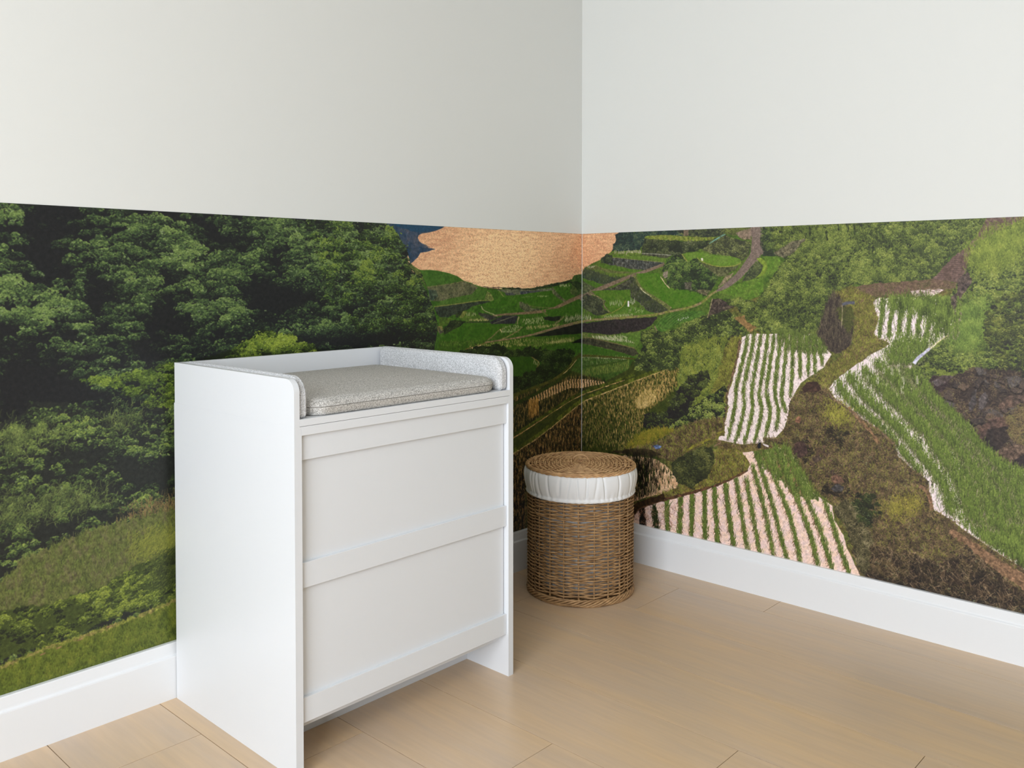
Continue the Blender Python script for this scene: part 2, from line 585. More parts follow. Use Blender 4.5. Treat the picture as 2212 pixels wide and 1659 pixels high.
    dark = [(115, 480, 55, 45, -0.75), (85, 560, 35, 45, -0.6), (140, 590, 30, 25, -0.5), (230, 635, 45, 22, -0.7), (255, 545, 30, 10, -0.3), (370, 700, 60, 24, -0.85),
            (300, 760, 60, 25, -0.6), (60, 830, 80, 45, -0.9), (160, 850, 70, 26, -0.8), (200, 770, 25, 15, -0.4), (480, 530, 35, 22, -0.5), (330, 470, 20, 12, -0.2),
            (620, 640, 55, 30, -0.75), (560, 620, 40, 30, -0.5), (530, 720, 45, 18, -0.6), (690, 735, 60, 14, -0.8), (600, 560, 20, 30, -0.3), (745, 560, 12, 35, -0.35),
            (800, 735, 40, 12, -0.7), (850, 720, 50, 16, -0.5), (20, 880, 60, 20, -0.6), (330, 590, 30, 10, -0.3), (100, 730, 60, 12, -0.45), (420, 640, 25, 10, -0.35),
            (700, 680, 25, 10, -0.4), (930, 735, 20, 20, -0.4), (790, 650, 20, 12, -0.3), (60, 500, 20, 40, -0.2)]
    lit = [(15, 520, 35, 60, 0.30), (40, 590, 40, 25, 0.32), (30, 460, 50, 16, 0.25), (200, 540, 70, 22, 0.34), (290, 480, 70, 30, 0.28), (400, 550, 60, 35, 0.34), (310, 600, 60, 12, 0.34),
           (130, 650, 90, 30, 0.38), (60, 680, 80, 25, 0.30), (430, 610, 50, 18, 0.28), (390, 655, 80, 16, 0.30), (110, 800, 50, 26, 0.25), (470, 690, 50, 25, 0.20), (590, 490, 60, 22, 0.28),
           (700, 530, 40, 45, 0.36), (720, 570, 22, 22, 0.40), (520, 570, 60, 30, 0.20), (640, 520, 60, 18, 0.25), (790, 540, 60, 50, 0.32), (850, 510, 25, 30, 0.36), (800, 580, 40, 30, 0.28),
           (760, 640, 60, 30, 0.18), (870, 600, 25, 40, 0.18), (900, 640, 22, 30, 0.22), (870, 690, 50, 22, 0.24), (640, 700, 60, 20, 0.12), (780, 700, 50, 18, 0.15), (560, 660, 30, 15, 0.1),
           (200, 745, 30, 20, 0.15), (280, 750, 30, 22, 0.2), (0, 640, 40, 40, 0.2)]
    lm = blobs(wood, dark + lit, -0.07)
    foliage(wood, (F0, F1, F2, F3, F4), 6.6, 36.0, 3.0, lm, 0.42, 1.0, 34, True, F0)
    # lighter yellow-green bushes against the wood
    b1 = poly('p', [(486, 760), (520, 742), (548, 724), (566, 712), (588, 716), (600, 722), (624, 722), (650, 734), (672, 744), (690, 756), (690, 790), (430, 800), (440, 775)], 2.0)
    foliage(b1, ((24, 36, 16), (54, 82, 26), (92, 124, 38), (136, 160, 56)), 5.0, 20.0, 3.0, blobs(b1, [(600, 735, 60, 12, 0.35), (570, 750, 40, 10, 0.2), (500, 770, 40, 10, -0.1)], 0.05), 0.6, 1.0, 26)
    b2 = poly('p', [(176, 826), (215, 800), (250, 812), (290, 800), (340, 790), (376, 780), (400, 790), (400, 850), (360, 856), (320, 850), (280, 856), (250, 838), (200, 830)], 2.5)
    foliage(b2, ((28, 34, 22), (52, 80, 30), (80, 112, 38), (112, 140, 52)), 6.0, 24.0, 2.4, blobs(b2, [(300, 815, 70, 16, 0.25)], -0.02), 0.45, 1.0, 26, False)
    b3 = poly('p', [(300, 860), (325, 840), (350, 836), (400, 842), (400, 990), (360, 1000), (330, 960), (270, 950), (300, 900)], 2.5)
    foliage(b3, ((26, 32, 22), (50, 76, 30), (82, 112, 40), (122, 146, 54)), 6.0, 24.0, 2.0, blobs(b3, [(345, 870, 30, 22, 0.2), (340, 955, 40, 14, 0.35), (330, 1000, 60, 14, -0.3)], 0.0), 0.5, 1.0, 24, False)
    # undergrowth
    und = poly('p', [(-900, 930), (0, 915), (40, 900), (70, 870), (130, 868), (180, 880), (260, 900), (400, 870), (700, 900), (1110, 900), (1110, 1330), (380, 1330), (0, 1440), (-900, 1560)], 3.0)
    ud = [(200, 985, 60, 30, -0.6), (300, 1020, 50, 26, -0.8), (255, 930, 30, 14, -0.2), (40, 1020, 40, 20, -0.25), (110, 1145, 60, 18, -0.6), (180, 1100, 30, 20, -0.3), (370, 1000, 20, 40, -0.7),
          (150, 905, 60, 22, 0.20), (195, 930, 70, 14, 0.32), (330, 965, 60, 20, 0.32), (40, 935, 40, 20, 0.25), (90, 1050, 70, 14, 0.12), (130, 1030, 50, 12, 0.05), (330, 1080, 60, 16, 0.1),
          (70, 1170, 50, 12, 0.22), (100, 1090, 120, 14, 0.2), (10, 1190, 40, 20, -0.1)]
    foliage(und, ((30, 31, 30), (40, 56, 36), (62, 88, 46), (96, 126, 60), (122, 144, 66)), 6.5, 26.0, 2.6, blobs(und, ud, -0.02), 0.5, 0.9, 24, True, (34, 38, 33))
    for pts, n, L in (([(0, 925), (30, 915), (65, 940), (75, 975), (40, 985), (0, 975)], 420, 20), ([(60, 930), (140, 920), (150, 950), (70, 960)], 200, 18),
                      ([(-60, 1085), (60, 1076), (150, 1062), (240, 1064), (250, 1090), (150, 1110), (60, 1130), (-60, 1140)], 1500, 20), ([(215, 890), (300, 880), (310, 930), (240, 940)], 260, 18)):
        g = poly('p', pts, 2.0)
        grass(g, int(n * 0.8), L * 0.75, ((50, 64, 38), (80, 98, 52), (112, 130, 68)), -PI / 2, 0.7, 1.0, None, 0.45, soft=22)
    # dry reddish grass and the sloping meadow
    red = poly('p', [(250, 1135), (300, 1105), (350, 1088), (400, 1078), (400, 1130), (300, 1150)], 3.0)
    grass(red, 900, 14, ((74, 72, 44), (112, 90, 60), (134, 116, 74)), -PI / 2, 0.5, soft=22)
    mead = poly('p', [(-900, 1500), (-60, 1285), (0, 1262), (40, 1215), (110, 1180), (180, 1150), (260, 1128), (400, 1095), (1110, 950), (1110, 1200), (400, 1240), (250, 1280), (100, 1320), (0, 1345), (-900, 1600)], 3.0)
    fill(mead, (84, 98, 46), (92, 88, 58), 0.18)
    grass(mead, 26000, 11, ((58, 66, 40), (84, 96, 46), (104, 112, 54), (98, 90, 66)), -PI / 2, 0.25)
    yel = poly('p', [(270, 1200), (310, 1160), (370, 1140), (400, 1150), (400, 1200), (330, 1215)], 4.0)
    grass(yel, 900, 16, ((96, 106, 44), (132, 134, 58)), -PI / 2, 0.6, 1.0, None, 0.5, soft=22)
    shr = poly('p', [(-900, 1640), (-60, 1345), (0, 1322), (50, 1312), (110, 1306), (150, 1290), (220, 1268), (290, 1222), (340, 1206), (400, 1180), (1110, 1000), (1110, 1180), (400, 1290), (300, 1318), (220, 1345), (160, 1372), (0, 1428), (-900, 1760)], 3.0)
    sl = [(140, 1325, 45, 20, -0.75), (20, 1392, 50, 18, -0.7), (70, 1400, 50, 14, -0.5), (190, 1350, 40, 8, -0.4), (368, 1218, 16, 16, -0.8), (345, 1262, 30, 10, -0.5), (90, 1355, 30, 12, -0.3), (250, 1340, 60, 6, -0.5),
          (60, 1325, 60, 12, 0.30), (170, 1290, 60, 12, 0.22), (270, 1250, 60, 22, 0.25), (230, 1300, 50, 16, 0.2), (310, 1290, 60, 14, 0.22), (30, 1350, 50, 10, 0.25), (120, 1388, 30, 8, 0.3), (340, 1190, 30, 10, 0.2)]
    foliage(shr, ((30, 38, 26), (62, 82, 34), (98, 120, 44), (138, 154, 60)), 5.0, 18.0, 3.2, blobs(shr, sl, 0.05), 0.5, 1.0, 22, True, (58, 74, 32))
    tuft = poly('p', [(335, 1232), (350, 1200), (375, 1185), (400, 1190), (400, 1240)], 2.0)
    grass(tuft, 500, 30, ((36, 44, 28), (60, 76, 36), (112, 128, 52)), PI * 0.62, 0.3, 1.0, None, 0.6, soft=22)
    lawn = poly('p', [(-900, 1760), (0, 1440), (100, 1398), (180, 1372), (250, 1350), (320, 1322), (400, 1288), (1110, 1120), (1110, 1300), (400, 1480), (0, 1640), (-900, 2000)], 1.5)
    fill(lawn, (80, 98, 32), (92, 104, 36), 0.16)
    grass(lawn, 26000, 8, ((56, 72, 26), (80, 100, 34), (98, 114, 40), (112, 116, 46)), -PI / 2, 0.3)
    stroke('p', [(0, 1442), (100, 1400), (180, 1374), (250, 1350), (320, 1322), (380, 1296)], 7, (118, 124, 52), (128, 116, 66), 0.2, 1.6)
    for x, y in ((127, 1398), (172, 1381), (236, 1352), (92, 1412)):
        stroke('p', [(x - 6, y + 3), (x + 6, y - 2)], 3, (142, 112, 78))

    # ------------------------------------------------------------ the bay
    sea = poly('p', [(880, 480), (960, 486), (1256, 500), (1258, 500), (1345, 495), (1338, 504), (1332, 520), (1326, 540), (1318, 546), (1300, 560), (1278, 570), (1264, 580), (1258, 596), (1250, 604), (1240, 615),
                      (1190, 630), (1040, 630), (990, 610), (940, 600), (890, 590), (880, 570)])
    y0, x0, a = sea
    iy, ix = np.mgrid[y0:y0 + a.shape[0], x0:x0 + a.shape[1]]
    lt = blobs(sea, [(1085, 560, 95, 75, 1.0), (1060, 610, 60, 25, 0.3), (1160, 520, 120, 30, 0.18), (1300, 530, 80, 60, -0.1), (950, 520, 60, 30, -0.25), (1230, 570, 60, 40, -0.15)], 0.2)
    t = np.clip(lt + 0.22 * samp(N_mid, ix, iy, 0.6, 3.0), 0, 1)[..., None]
    seac = col((206, 152, 116)) * (1 - t) + col((255, 214, 164)) * t
    C[y0:y0 + a.shape[0], x0:x0 + a.shape[1]] = np.where(a[..., None] > 0.5, seac, C[y0:y0 + a.shape[0], x0:x0 + a.shape[1]])
    p = pick(sea, 24000)
    tt = samp(N_mid, p[:, 0], p[:, 1], 0.6, 3.0)
    d = rs.random_sample(len(p))
    cc = np.where((d < 0.5)[:, None], col((196, 140, 104)) * rs.uniform(0.92, 1.1, (len(p), 1)), col((252, 206, 154)) * rs.uniform(0.9, 1.02, (len(p), 1))).astype(np.float32)
    k = (d >= 0.5) | (tt + rs.normal(0, 0.4, len(p)) < 0.1)
    blades(p[k], rs.uniform(0.6, 1.8, k.sum()), rs.normal(0, 0.12, k.sum()), cc[k], 1.0, 0.0, cc[k])
    head = poly('p', [(832, 480), (962, 487), (950, 495), (934, 500), (912, 504), (904, 508), (902, 514), (904, 521), (914, 528), (926, 535), (940, 538), (926, 543), (908, 546), (901, 556), (892, 566), (886, 570), (880, 545), (860, 505)], 0.5)
    fill(head, (34, 58, 82), (62, 72, 88), 0.08)
    fill(poly('p', [(870, 488), (900, 500), (903, 520), (930, 536), (900, 534), (880, 520)], 1.0), (64, 74, 92), (86, 86, 92), 0.1, None, 1, 1, 0.7)
    fill(poly('p', [(840, 483), (962, 488), (934, 499), (900, 502), (870, 494)], 0.5), (28, 66, 92), None, 0.05)

    # ------------------------------------------------------------ terraces left of the corner
    G1, G2 = (40, 96, 20), (56, 112, 30)
    ter = poly('p', [(888, 572), (906, 583), (944, 585), (969, 590), (988, 597), (1002, 607), (1025, 615), (1044, 621), (1080, 624), (1144, 624), (1190, 617), (1218, 608), (1236, 603), (1242, 596), (1250, 594), (1258, 594),
                      (1258, 900), (1120, 900), (1000, 860), (930, 800), (938, 752), (946, 706), (936, 666), (919, 626)])
    fill(ter, G1, G2, 0.10)
    fill(poly('c5', [(225, 488), (270, 530), (345, 590), (400, 690), (415, 765), (330, 650), (200, 520)], 0.4), (98, 112, 54), (70, 92, 44), 0.2)
    fill(poly('c5', [(338, 572), (430, 568), (520, 576), (640, 602), (740, 645), (805, 690), (700, 715), (560, 735), (410, 755), (390, 700), (355, 620)]), (46, 104, 26), (58, 114, 34), 0.06)
    stroke('c5', [(410, 756), (560, 736), (700, 716), (805, 692)], 1.6, (128, 118, 76))
    m = poly('c5', [(410, 764), (560, 742), (805, 698), (890, 712), (965, 760), (900, 830), (700, 872), (540, 912), (440, 900), (430, 800)], 0.4)
    fill(m, (84, 88, 58), (102, 100, 74), 0.25)
    grass(m, 900, 5, ((56, 66, 44), (96, 96, 64), (118, 114, 80)), -0.9, 0.5)
    fill(poly('c5', [(428, 780), (510, 790), (530, 850), (470, 905), (440, 880)], 0.8), (44, 64, 50), (66, 84, 60), 0.3)
    fill(poly('c5', [(812, 690), (960, 745), (1062, 785), (1040, 840), (1010, 893), (760, 935), (500, 968), (545, 912), (700, 872), (900, 832), (966, 760), (885, 708)]), (54, 106, 30), (68, 116, 40), 0.08)
    fill(poly('c5', [(490, 975), (760, 940), (1020, 905), (1115, 906), (1060, 922), (900, 965), (880, 985), (720, 1050), (640, 1080), (540, 1082), (505, 1020)], 0.5), (36, 50, 36), (54, 64, 48), 0.3)
    stroke('c5', [(490, 968), (760, 935), (1010, 896), (1110, 902)], 2.0, (124, 126, 64))
    fill(poly('c5', [(1160, 783), (1770, 768), (1790, 790), (1700, 800), (1400, 838), (1250, 815)], 0.4), (106, 108, 82), (84, 92, 66), 0.15)
    fill(poly('c5', [(1420, 800), (1690, 793), (1560, 815), (1430, 836)], 0.3), (56, 60, 66), (78, 80, 78), 0.2)
    fill(poly('c5', [(1255, 815), (1340, 812), (1380, 840), (1270, 845)], 0.3), (66, 70, 66), None, 0.2)
    stroke('c5', [(1010, 750), (1090, 760), (1210, 760)], 1.3, (58, 40, 40)); stroke('c5', [(1060, 772), (1200, 776)], 1.2, (66, 48, 44))
    for x in (1070, 1130, 1190): stroke('c5', [(x, 750), (x, 780)], 1.0, (60, 42, 40), smooth=False)
    sh = poly('c5', [(1190, 760), (1400, 762), (1540, 770), (1760, 725), (1980, 680), (1985, 700), (1770, 750), (1560, 785), (1300, 778)], 0.7)
    foliage(sh, ((26, 40, 24), (44, 66, 34), (66, 88, 44)), 3.0, 8.0, 2.0, None, 0.6, 1.0, 14)
    fill(poly('c5', [(1035, 890), (1068, 800), (1110, 830), (1150, 900), (1100, 908)], 0.4), (112, 124, 62), (92, 108, 54), 0.2)
    stroke('c5', [(1195, 790), (1235, 850), (1280, 890)], 2.2, (104, 122, 56))
    fill(poly('c5', [(1280, 850), (1500, 830), (1700, 800), (1775, 795), (1830, 840), (1872, 905), (1810, 972), (1560, 972), (1490, 930), (1420, 905), (1350, 960), (1100, 990), (1000, 960), (1130, 900)]), (40, 104, 16), (56, 114, 28), 0.07)
    stroke('c5', [(1485, 925), (1530, 962), (1620, 976), (1810, 976)], 1.6, (96, 104, 58))
    m = poly('c5', [(1770, 740), (1810, 800), (1860, 850), (1930, 905), (1900, 920), (1840, 880), (1770, 820)], 0.5)
    fill(m, (70, 80, 50), (96, 98, 66), 0.25)
    fill(poly('c5', [(1415, 920), (1450, 915), (1500, 950), (1560, 985), (1640, 990), (1640, 1025), (1480, 1025), (1420, 980)], 0.5), (60, 74, 46), (92, 94, 66), 0.25)
    fill(poly('c5', [(1835, 790), (1960, 790), (2010, 850), (1940, 895), (1880, 870)]), (46, 104, 24), None, 0.1)
    fill(poly('c5', [(1985, 690), (2090, 690), (2090, 830), (2030, 860), (1970, 830), (1960, 790)], 0.5), (44, 78, 30), (74, 92, 46), 0.2)
    foliage(poly('c5', [(1960, 700), (2040, 690), (2092, 720), (2092, 780), (2020, 760)], 0.8), ((24, 44, 22), (40, 66, 30), (62, 86, 40)), 3, 8, 2, None, 0.6, 1, 14)
    fill(poly('c5', [(1985, 665), (2010, 630), (2060, 615), (2092, 615), (2092, 690), (2000, 690)], 0.4), (42, 80, 28), (60, 96, 40), 0.15)
    dashes('c5', [(1850, 735), (1965, 735), (1965, 760), (1850, 760)], 16, 1, 5, (206, 198, 160)); dashes('c5', [(1610, 850), (1730, 850), (1730, 865), (1610, 865)], 20, 1, 3, (150, 170, 110)); dashes('c5', [(1440, 860), (1560, 855), (1560, 870), (1440, 875)], 14, 1, 2.5, (120, 150, 90))
    stroke('c5', [(1100, 1075), (1200, 1055), (1400, 1042), (1640, 1026), (1790, 990), (1920, 925), (2100, 845)], (3.5, 8.5), (126, 104, 78), (108, 92, 66), 0.1)
    fill(poly('c5', [(1090, 1132), (1240, 1064), (1400, 1066), (1370, 1152), (1110, 1157)], 0.3), (36, 36, 40), (52, 50, 50), 0.2)
    stroke('c5', [(1130, 1150), (1360, 1070)], 1.8, (96, 98, 72))
    fill(poly('c5', [(970, 1035), (1080, 1045), (1180, 1085), (1100, 1122), (1030, 1110), (980, 1075)], 0.4), (42, 44, 40), (64, 66, 54), 0.25)
    stroke('c5', [(1000, 960), (1025, 1010), (1130, 1050), (1180, 1070)], 2.0, (150, 148, 106))
    fill(poly('c5', [(770, 1100), (830, 1030), (900, 1020), (980, 1060), (1090, 1120), (940, 1125), (840, 1130)]), (54, 104, 26), (84, 116, 44), 0.12)
    stroke('c5', [(840, 1138), (1090, 1132)], 1.8, (46, 50, 34)); dashes('c5', [(840, 1055), (960, 1050), (960, 1075), (840, 1080)], 9, 1, 6, (196, 190, 150)); dashes('c5', [(870, 1112), (1080, 1108), (1080, 1128), (870, 1130)], 26, 1, 4, (220, 190, 140))
    foliage(poly('c5', [(720, 1060), (780, 1010), (810, 1000), (800, 1050), (740, 1085)], 1), ((28, 40, 22), (50, 68, 36), (78, 94, 46)), 3, 9, 2.4, None, 0.6, 1, 14)
    fill(poly('c5', [(800, 1015), (850, 1020), (800, 1090), (760, 1090)], 0.6), (112, 120, 56), (86, 100, 48), 0.2)
    fill(poly('c5', [(540, 1085), (690, 1092), (650, 1150), (590, 1172), (545, 1180)], 0.5), (78, 112, 36), (60, 98, 30), 0.15)
    fill(poly('c5', [(525, 1175), (580, 1180), (600, 1240), (560, 1270), (530, 1230)], 0.6), (118, 116, 60), (76, 74, 60), 0.2)
    foliage(poly('c5', [(598, 1272), (600, 1185), (700, 1110), (840, 1132), (780, 1172), (680, 1245)], 1.2), ((20, 34, 18), (38, 58, 26), (60, 80, 36)), 3.2, 10, 2.6, None, 0.6, 1, 16)
    fill(poly('c5', [(600, 1272), (720, 1205), (840, 1152), (1090, 1156), (1375, 1158), (1210, 1200), (1130, 1285), (1040, 1335), (800, 1345), (540, 1345)]), (38, 100, 14), (52, 110, 22), 0.06)
    m = poly('c5', [(1210, 1200), (1460, 1165), (1440, 1220), (1330, 1290), (1200, 1320), (1100, 1350), (1140, 1280)]); fill(m, (44, 96, 20), (60, 106, 32), 0.1)
    dashes('c5', [(1225, 1190), (1460, 1160), (1400, 1260), (1220, 1250)], 30, 4, 3.5, (176, 180, 130), keep=0.6)
    stroke('c5', [(1040, 1350), (1130, 1290), (1180, 1230), (1240, 1200)], 2.4, (110, 104, 62)); stroke('c5', [(1200, 1330), (1320, 1280), (1420, 1215), (1475, 1165)], 2.2, (128, 118, 72)); stroke('c5', [(1205, 1210), (1225, 1250)], 1.4, (224, 196, 150))
    fill(poly('c5', [(1400, 1070), (1650, 1040), (1700, 1100), (1860, 1075), (1900, 1100), (1860, 1160), (1480, 1200), (1390, 1160)]), (40, 98, 18), (56, 108, 30), 0.1)
    dashes('c5', [(1450, 1110), (1675, 1085), (1685, 1160), (1450, 1165)], 28, 3, 4.5, (202, 196, 150), keep=0.65); dashes('c5', [(1490, 1195), (1850, 1160), (1850, 1180), (1490, 1225)], 46, 2, 4.5, (196, 178, 120), keep=0.75)
    stroke('c5', [(1390, 1155), (1400, 1110), (1410, 1075)], 2.5, (140, 132, 92))
    fill(poly('c5', [(1700, 1000), (1850, 985), (2092, 950), (2092, 1060), (1900, 1070), (1880, 1060), (1720, 1070)]), (40, 102, 18), (54, 110, 28), 0.08)
    fill(poly('c5', [(1675, 1080), (1870, 1070), (1850, 1110), (1800, 1125), (1690, 1110)], 0.4), (22, 26, 20), (38, 42, 30), 0.2); stroke('c5', [(1660, 1010), (1700, 1050), (1720, 1065)], 3.4, (96, 110, 54)); stroke('c5', [(1800, 1150), (1870, 1110), (1900, 1070)], 3.0, (112, 106, 70))
    fill(poly('c5', [(1880, 1150), (1910, 1080), (2092, 1060), (2092, 1125), (2000, 1140)]), (42, 84, 24), None, 0.1)
    dashes('c5', [(1915, 1075), (2092, 1062), (2092, 1118), (1900, 1148)], 17, 1, 9, (214, 206, 168), 1.2, 0.05, 0.97, 0.12); dashes('c5', [(1910, 1090), (2092, 1080), (2092, 1128), (1895, 1152)], 17, 1, 8, (214, 206, 168), 1.2, 0.05, 0.9, 0.12)
    # lower strip, path and walls
    fill(poly('c5', [(540, 1345), (1040, 1336), (1200, 1335), (1450, 1300), (1700, 1290), (2092, 1258), (2092, 1340), (1980, 1360), (1800, 1400), (1500, 1480), (840, 1480), (530, 1450)]), (42, 94, 16), (60, 106, 28), 0.12)
    dashes('c5', [(560, 1345), (1050, 1330), (1050, 1390), (560, 1400)], 40, 3, 2.5, (150, 160, 90), keep=0.4); dashes('c5', [(880, 1400), (1500, 1320), (1480, 1400), (880, 1440)], 70, 4, 4.5, (190, 176, 110), keep=0.55); dashes('c5', [(1500, 1330), (2010, 1310), (2010, 1350), (1500, 1420)], 60, 5, 4.5, (150, 160, 84), keep=0.65)
    dashes('c5', [(1700, 1360), (2010, 1330), (2010, 1350), (1700, 1375)], 34, 2, 4.5, (196, 182, 120), keep=0.75)
    stroke('c5', [(830, 1430), (960, 1390), (1100, 1350), (1300, 1325)], 2.4, (104, 98, 48)); stroke('c5', [(880, 1425), (1000, 1385)], 2.0, (216, 186, 136))
    fill(poly('c5', [(1560, 1290), (1800, 1215), (2094, 1140), (2094, 1258), (1900, 1272), (1700, 1288)], 0.3), (16, 20, 14), (30, 34, 24), 0.2)
    stroke('c5', [(1040, 1355), (1250, 1325), (1460, 1295), (1620, 1255), (1800, 1200), (1960, 1160), (2094, 1128)], (2.5, 6.5), (140, 116, 88), (112, 96, 68), 0.1)
    fill(poly('c5', [(1970, 1362), (2050, 1325), (2094, 1310), (2094, 1362)], 0.3), (14, 14, 10), None, 0.2)
    bs = poly('c5', [(800, 1450), (830, 1430), (1050, 1390), (1120, 1365), (1220, 1380), (1300, 1410), (1390, 1450), (1480, 1440), (1530, 1400), (1600, 1410), (1700, 1450), (1850, 1430), (1950, 1420), (2010, 1480), (1990, 1560), (1920, 1680), (1640, 1680), (1600, 1570), (1400, 1530), (1320, 1515), (1200, 1505), (800, 1480)], 3.0)
    foliage(bs, ((12, 22, 10), (22, 42, 14), (38, 64, 22), (62, 90, 34)), 3.6, 11, 4.0, blobs(bs, [(1200, 790, 60, 30, 0.0)], 0.08), 0.7, 0.9, 18, True, (20, 36, 12))
    fill(poly('c5', [(1300, 1525), (1420, 1515), (1540, 1508), (1600, 1540), (1645, 1580), (1600, 1680), (1300, 1680)]), (36, 88, 12), (48, 98, 20), 0.07)

    # right-hand crown: smaller, more distant leaves, warmer light
    crown = poly('p', [(640, 474), (838, 484), (856, 499), (868, 520), (880, 542), (887, 556), (884, 570), (892, 582), (905, 596), (914, 610), (919, 626), (926, 646), (936, 666),
                       (942, 690), (946, 706), (944, 730), (938, 752), (800, 770), (760, 700), (700, 640), (690, 560)], 2.0)
    foliage(crown, (F0, (28, 44, 24), (46, 78, 34), (80, 118, 48), (122, 150, 58)), 5.0, 24.0, 1.9, blobs(crown, dark + lit, -0.16), 0.6, 1.0, 26, False)
    # ------------------------------------------------------------ terraces right of the corner
    fill(poly('p', [(1256.8, 596), (1262, 580), (1278, 570), (1300, 560), (1318, 546), (1326, 538), (1332, 518), (1340, 495), (2900, 380), (2900, 1700), (1256.8, 1300)]), (62, 104, 34), (84, 116, 44), 0.12)
    fill(poly('p', [(1480, 700), (1640, 640), (2900, 560), (2900, 1800), (1380, 1400), (1380, 960)], 2.0), (104, 94, 50), (88, 96, 46), 0.2)
    FR = ((36, 40, 32), (56, 74, 38), (86, 108, 50), (118, 138, 62), (148, 160, 80))
    m = poly('c6', [(455, 185), (500, 150), (1120, 125), (1210, 195), (780, 210), (750, 300), (700, 355), (420, 370), (425, 300), (450, 240)], 2.0)
    foliage(m, ((34, 50, 48), (44, 70, 58), (66, 92, 66), (90, 112, 74)), 4, 15, 3, blobs(m, [(1400, 515, 40, 12, 0.15), (1340, 520, 14, 20, -0.2)], 0), 0.6, 0.9, 18)
    m = poly('c6', [(1100, 130), (1640, 100), (1650, 140), (1600, 190), (1520, 216), (1200, 195)], 1.5)
    foliage(m, ((44, 52, 42), (66, 78, 52), (92, 104, 62), (116, 124, 70)), 4, 13, 2.6, None, 0.6, 0.8, 16)
    fill(poly('c6', [(1190, 130), (1245, 130), (1240, 196), (1190, 196)], 0.8), (112, 96, 78), None, 0.2)
    fill(poly('c6', [(768, 205), (880, 195), (1000, 190), (1250, 205), (1525, 214), (1510, 246), (1300, 258), (1000, 248), (770, 230)], 0.5), (106, 130, 46), (126, 132, 62), 0.15)
    m = poly('c6', [(765, 232), (1000, 250), (1300, 260), (1505, 247), (1470, 292), (1400, 345), (1180, 392), (1050, 412), (738, 392), (745, 300)], 0.8)
    foliage(m, ((40, 50, 36), (56, 70, 42), (76, 90, 52), (104, 106, 78)), 4, 11, 2.6, blobs(m, [(1450, 545, 40, 8, 0.25), (1440, 522, 60, 6, -0.1)], -0.02), 0.8, 0.7, 16)
    fill(poly('c6', [(740, 380), (1060, 405), (1010, 440), (740, 405)], 0.5), (62, 66, 52), (80, 82, 62), 0.2)
    stroke('c6', [(735, 388), (900, 397), (1060, 408)], 1.2, (160, 160, 140))
    m = poly('c6', [(1520, 222), (1640, 180), (1700, 210), (1800, 250), (1925, 262), (1900, 390), (1840, 460), (1600, 410), (1470, 372), (1390, 352)], 1.2)
    foliage(m, ((60, 64, 46), (86, 96, 56), (114, 122, 70), (134, 132, 92)), 4, 14, 2.6, blobs(m, [(1570, 525, 25, 12, -0.25), (1590, 545, 25, 10, -0.1)], 0.05), 0.7, 0.8, 16)
    stroke('c6', [(1470, 283), (1645, 182)], 1.3, (108, 168, 148), smooth=False); stroke('c6', [(1480, 268), (1630, 180)], 0.9, (120, 176, 156), smooth=False)
    m = poly('c6', [(1620, 100), (1930, 95), (1920, 240), (1840, 240), (1780, 190), (1700, 190), (1650, 170)], 1.0)
    foliage(m, ((70, 76, 44), (98, 112, 54), (124, 136, 66)), 4, 14, 2.4, None, 0.6, 0.8, 16)
    fill(poly('c6', [(1750, 165), (1880, 130), (1930, 110), (1930, 245), (1850, 240), (1790, 210)], 0.8), (142, 122, 104), (124, 108, 88), 0.12)
    m = poly('c6', [(1990, 95), (2230, 85), (2230, 420), (2060, 415), (2010, 310)], 1.5)
    foliage(m, ((44, 56, 40), (62, 84, 46), (90, 114, 56), (118, 138, 64)), 4.5, 17, 3, None, 0.7, 0.9, 18)
    m = poly('c6', [(1920, 95), (2025, 95), (2022, 300), (2052, 370), (1995, 450), (1900, 560), (1820, 650), (1730, 722), (1640, 782), (1560, 806), (1540, 792), (1640, 720), (1760, 610), (1860, 480), (1920, 380), (1932, 250)], 0.4)
    fill(m, (128, 110, 100), (112, 98, 86), 0.10)
    grass(m, 500, 5, ((112, 96, 86), (146, 128, 116)), 0.0, 0.15)
    # left ladder of fields
    fill(poly('c6', [(420, 372), (700, 352), (735, 365), (735, 402), (430, 405)], 0.4), (92, 122, 48), None, 0.12)
    dashes('c6', [(440, 378), (730, 366), (732, 398), (440, 402)], 24, 1, 6.5, (226, 210, 190), 1.0, 0.03, 0.98)
    fill(poly('c6', [(405, 408), (700, 410), (1030, 452), (1000, 482), (800, 468), (420, 434)], 0.4), (74, 120, 36), (92, 128, 50), 0.1)
    m = poly('c6', [(350, 400), (425, 434), (800, 472), (985, 490), (930, 532), (800, 572), (600, 552), (330, 502), (290, 480)], 0.8)
    fill(m, (60, 66, 62), (80, 82, 74), 0.35); foliage(poly('c6', [(300, 440), (360, 395), (420, 420), (420, 500), (300, 490)], 1), ((36, 52, 40), (54, 76, 48), (78, 98, 58)), 3.5, 10, 2.4, None, 0.7, 0.9, 14)
    stroke('c6', [(420, 432), (800, 470), (985, 488)], 1.4, (124, 128, 80))
    fill(poly('c6', [(265, 505), (330, 504), (600, 556), (755, 580), (640, 604), (400, 562), (260, 522)], 0.4), (60, 114, 30), (78, 124, 42), 0.1)
    fill(poly('c6', [(140, 545), (240, 515), (300, 545), (450, 578), (690, 600), (560, 612), (380, 602), (250, 562), (200, 572)], 0.4), (104, 110, 62), (84, 100, 52), 0.15)
    fill(poly('c6', [(120, 575), (200, 560), (400, 605), (660, 608), (620, 632), (420, 648), (260, 598)], 0.4), (84, 120, 42), None, 0.1)
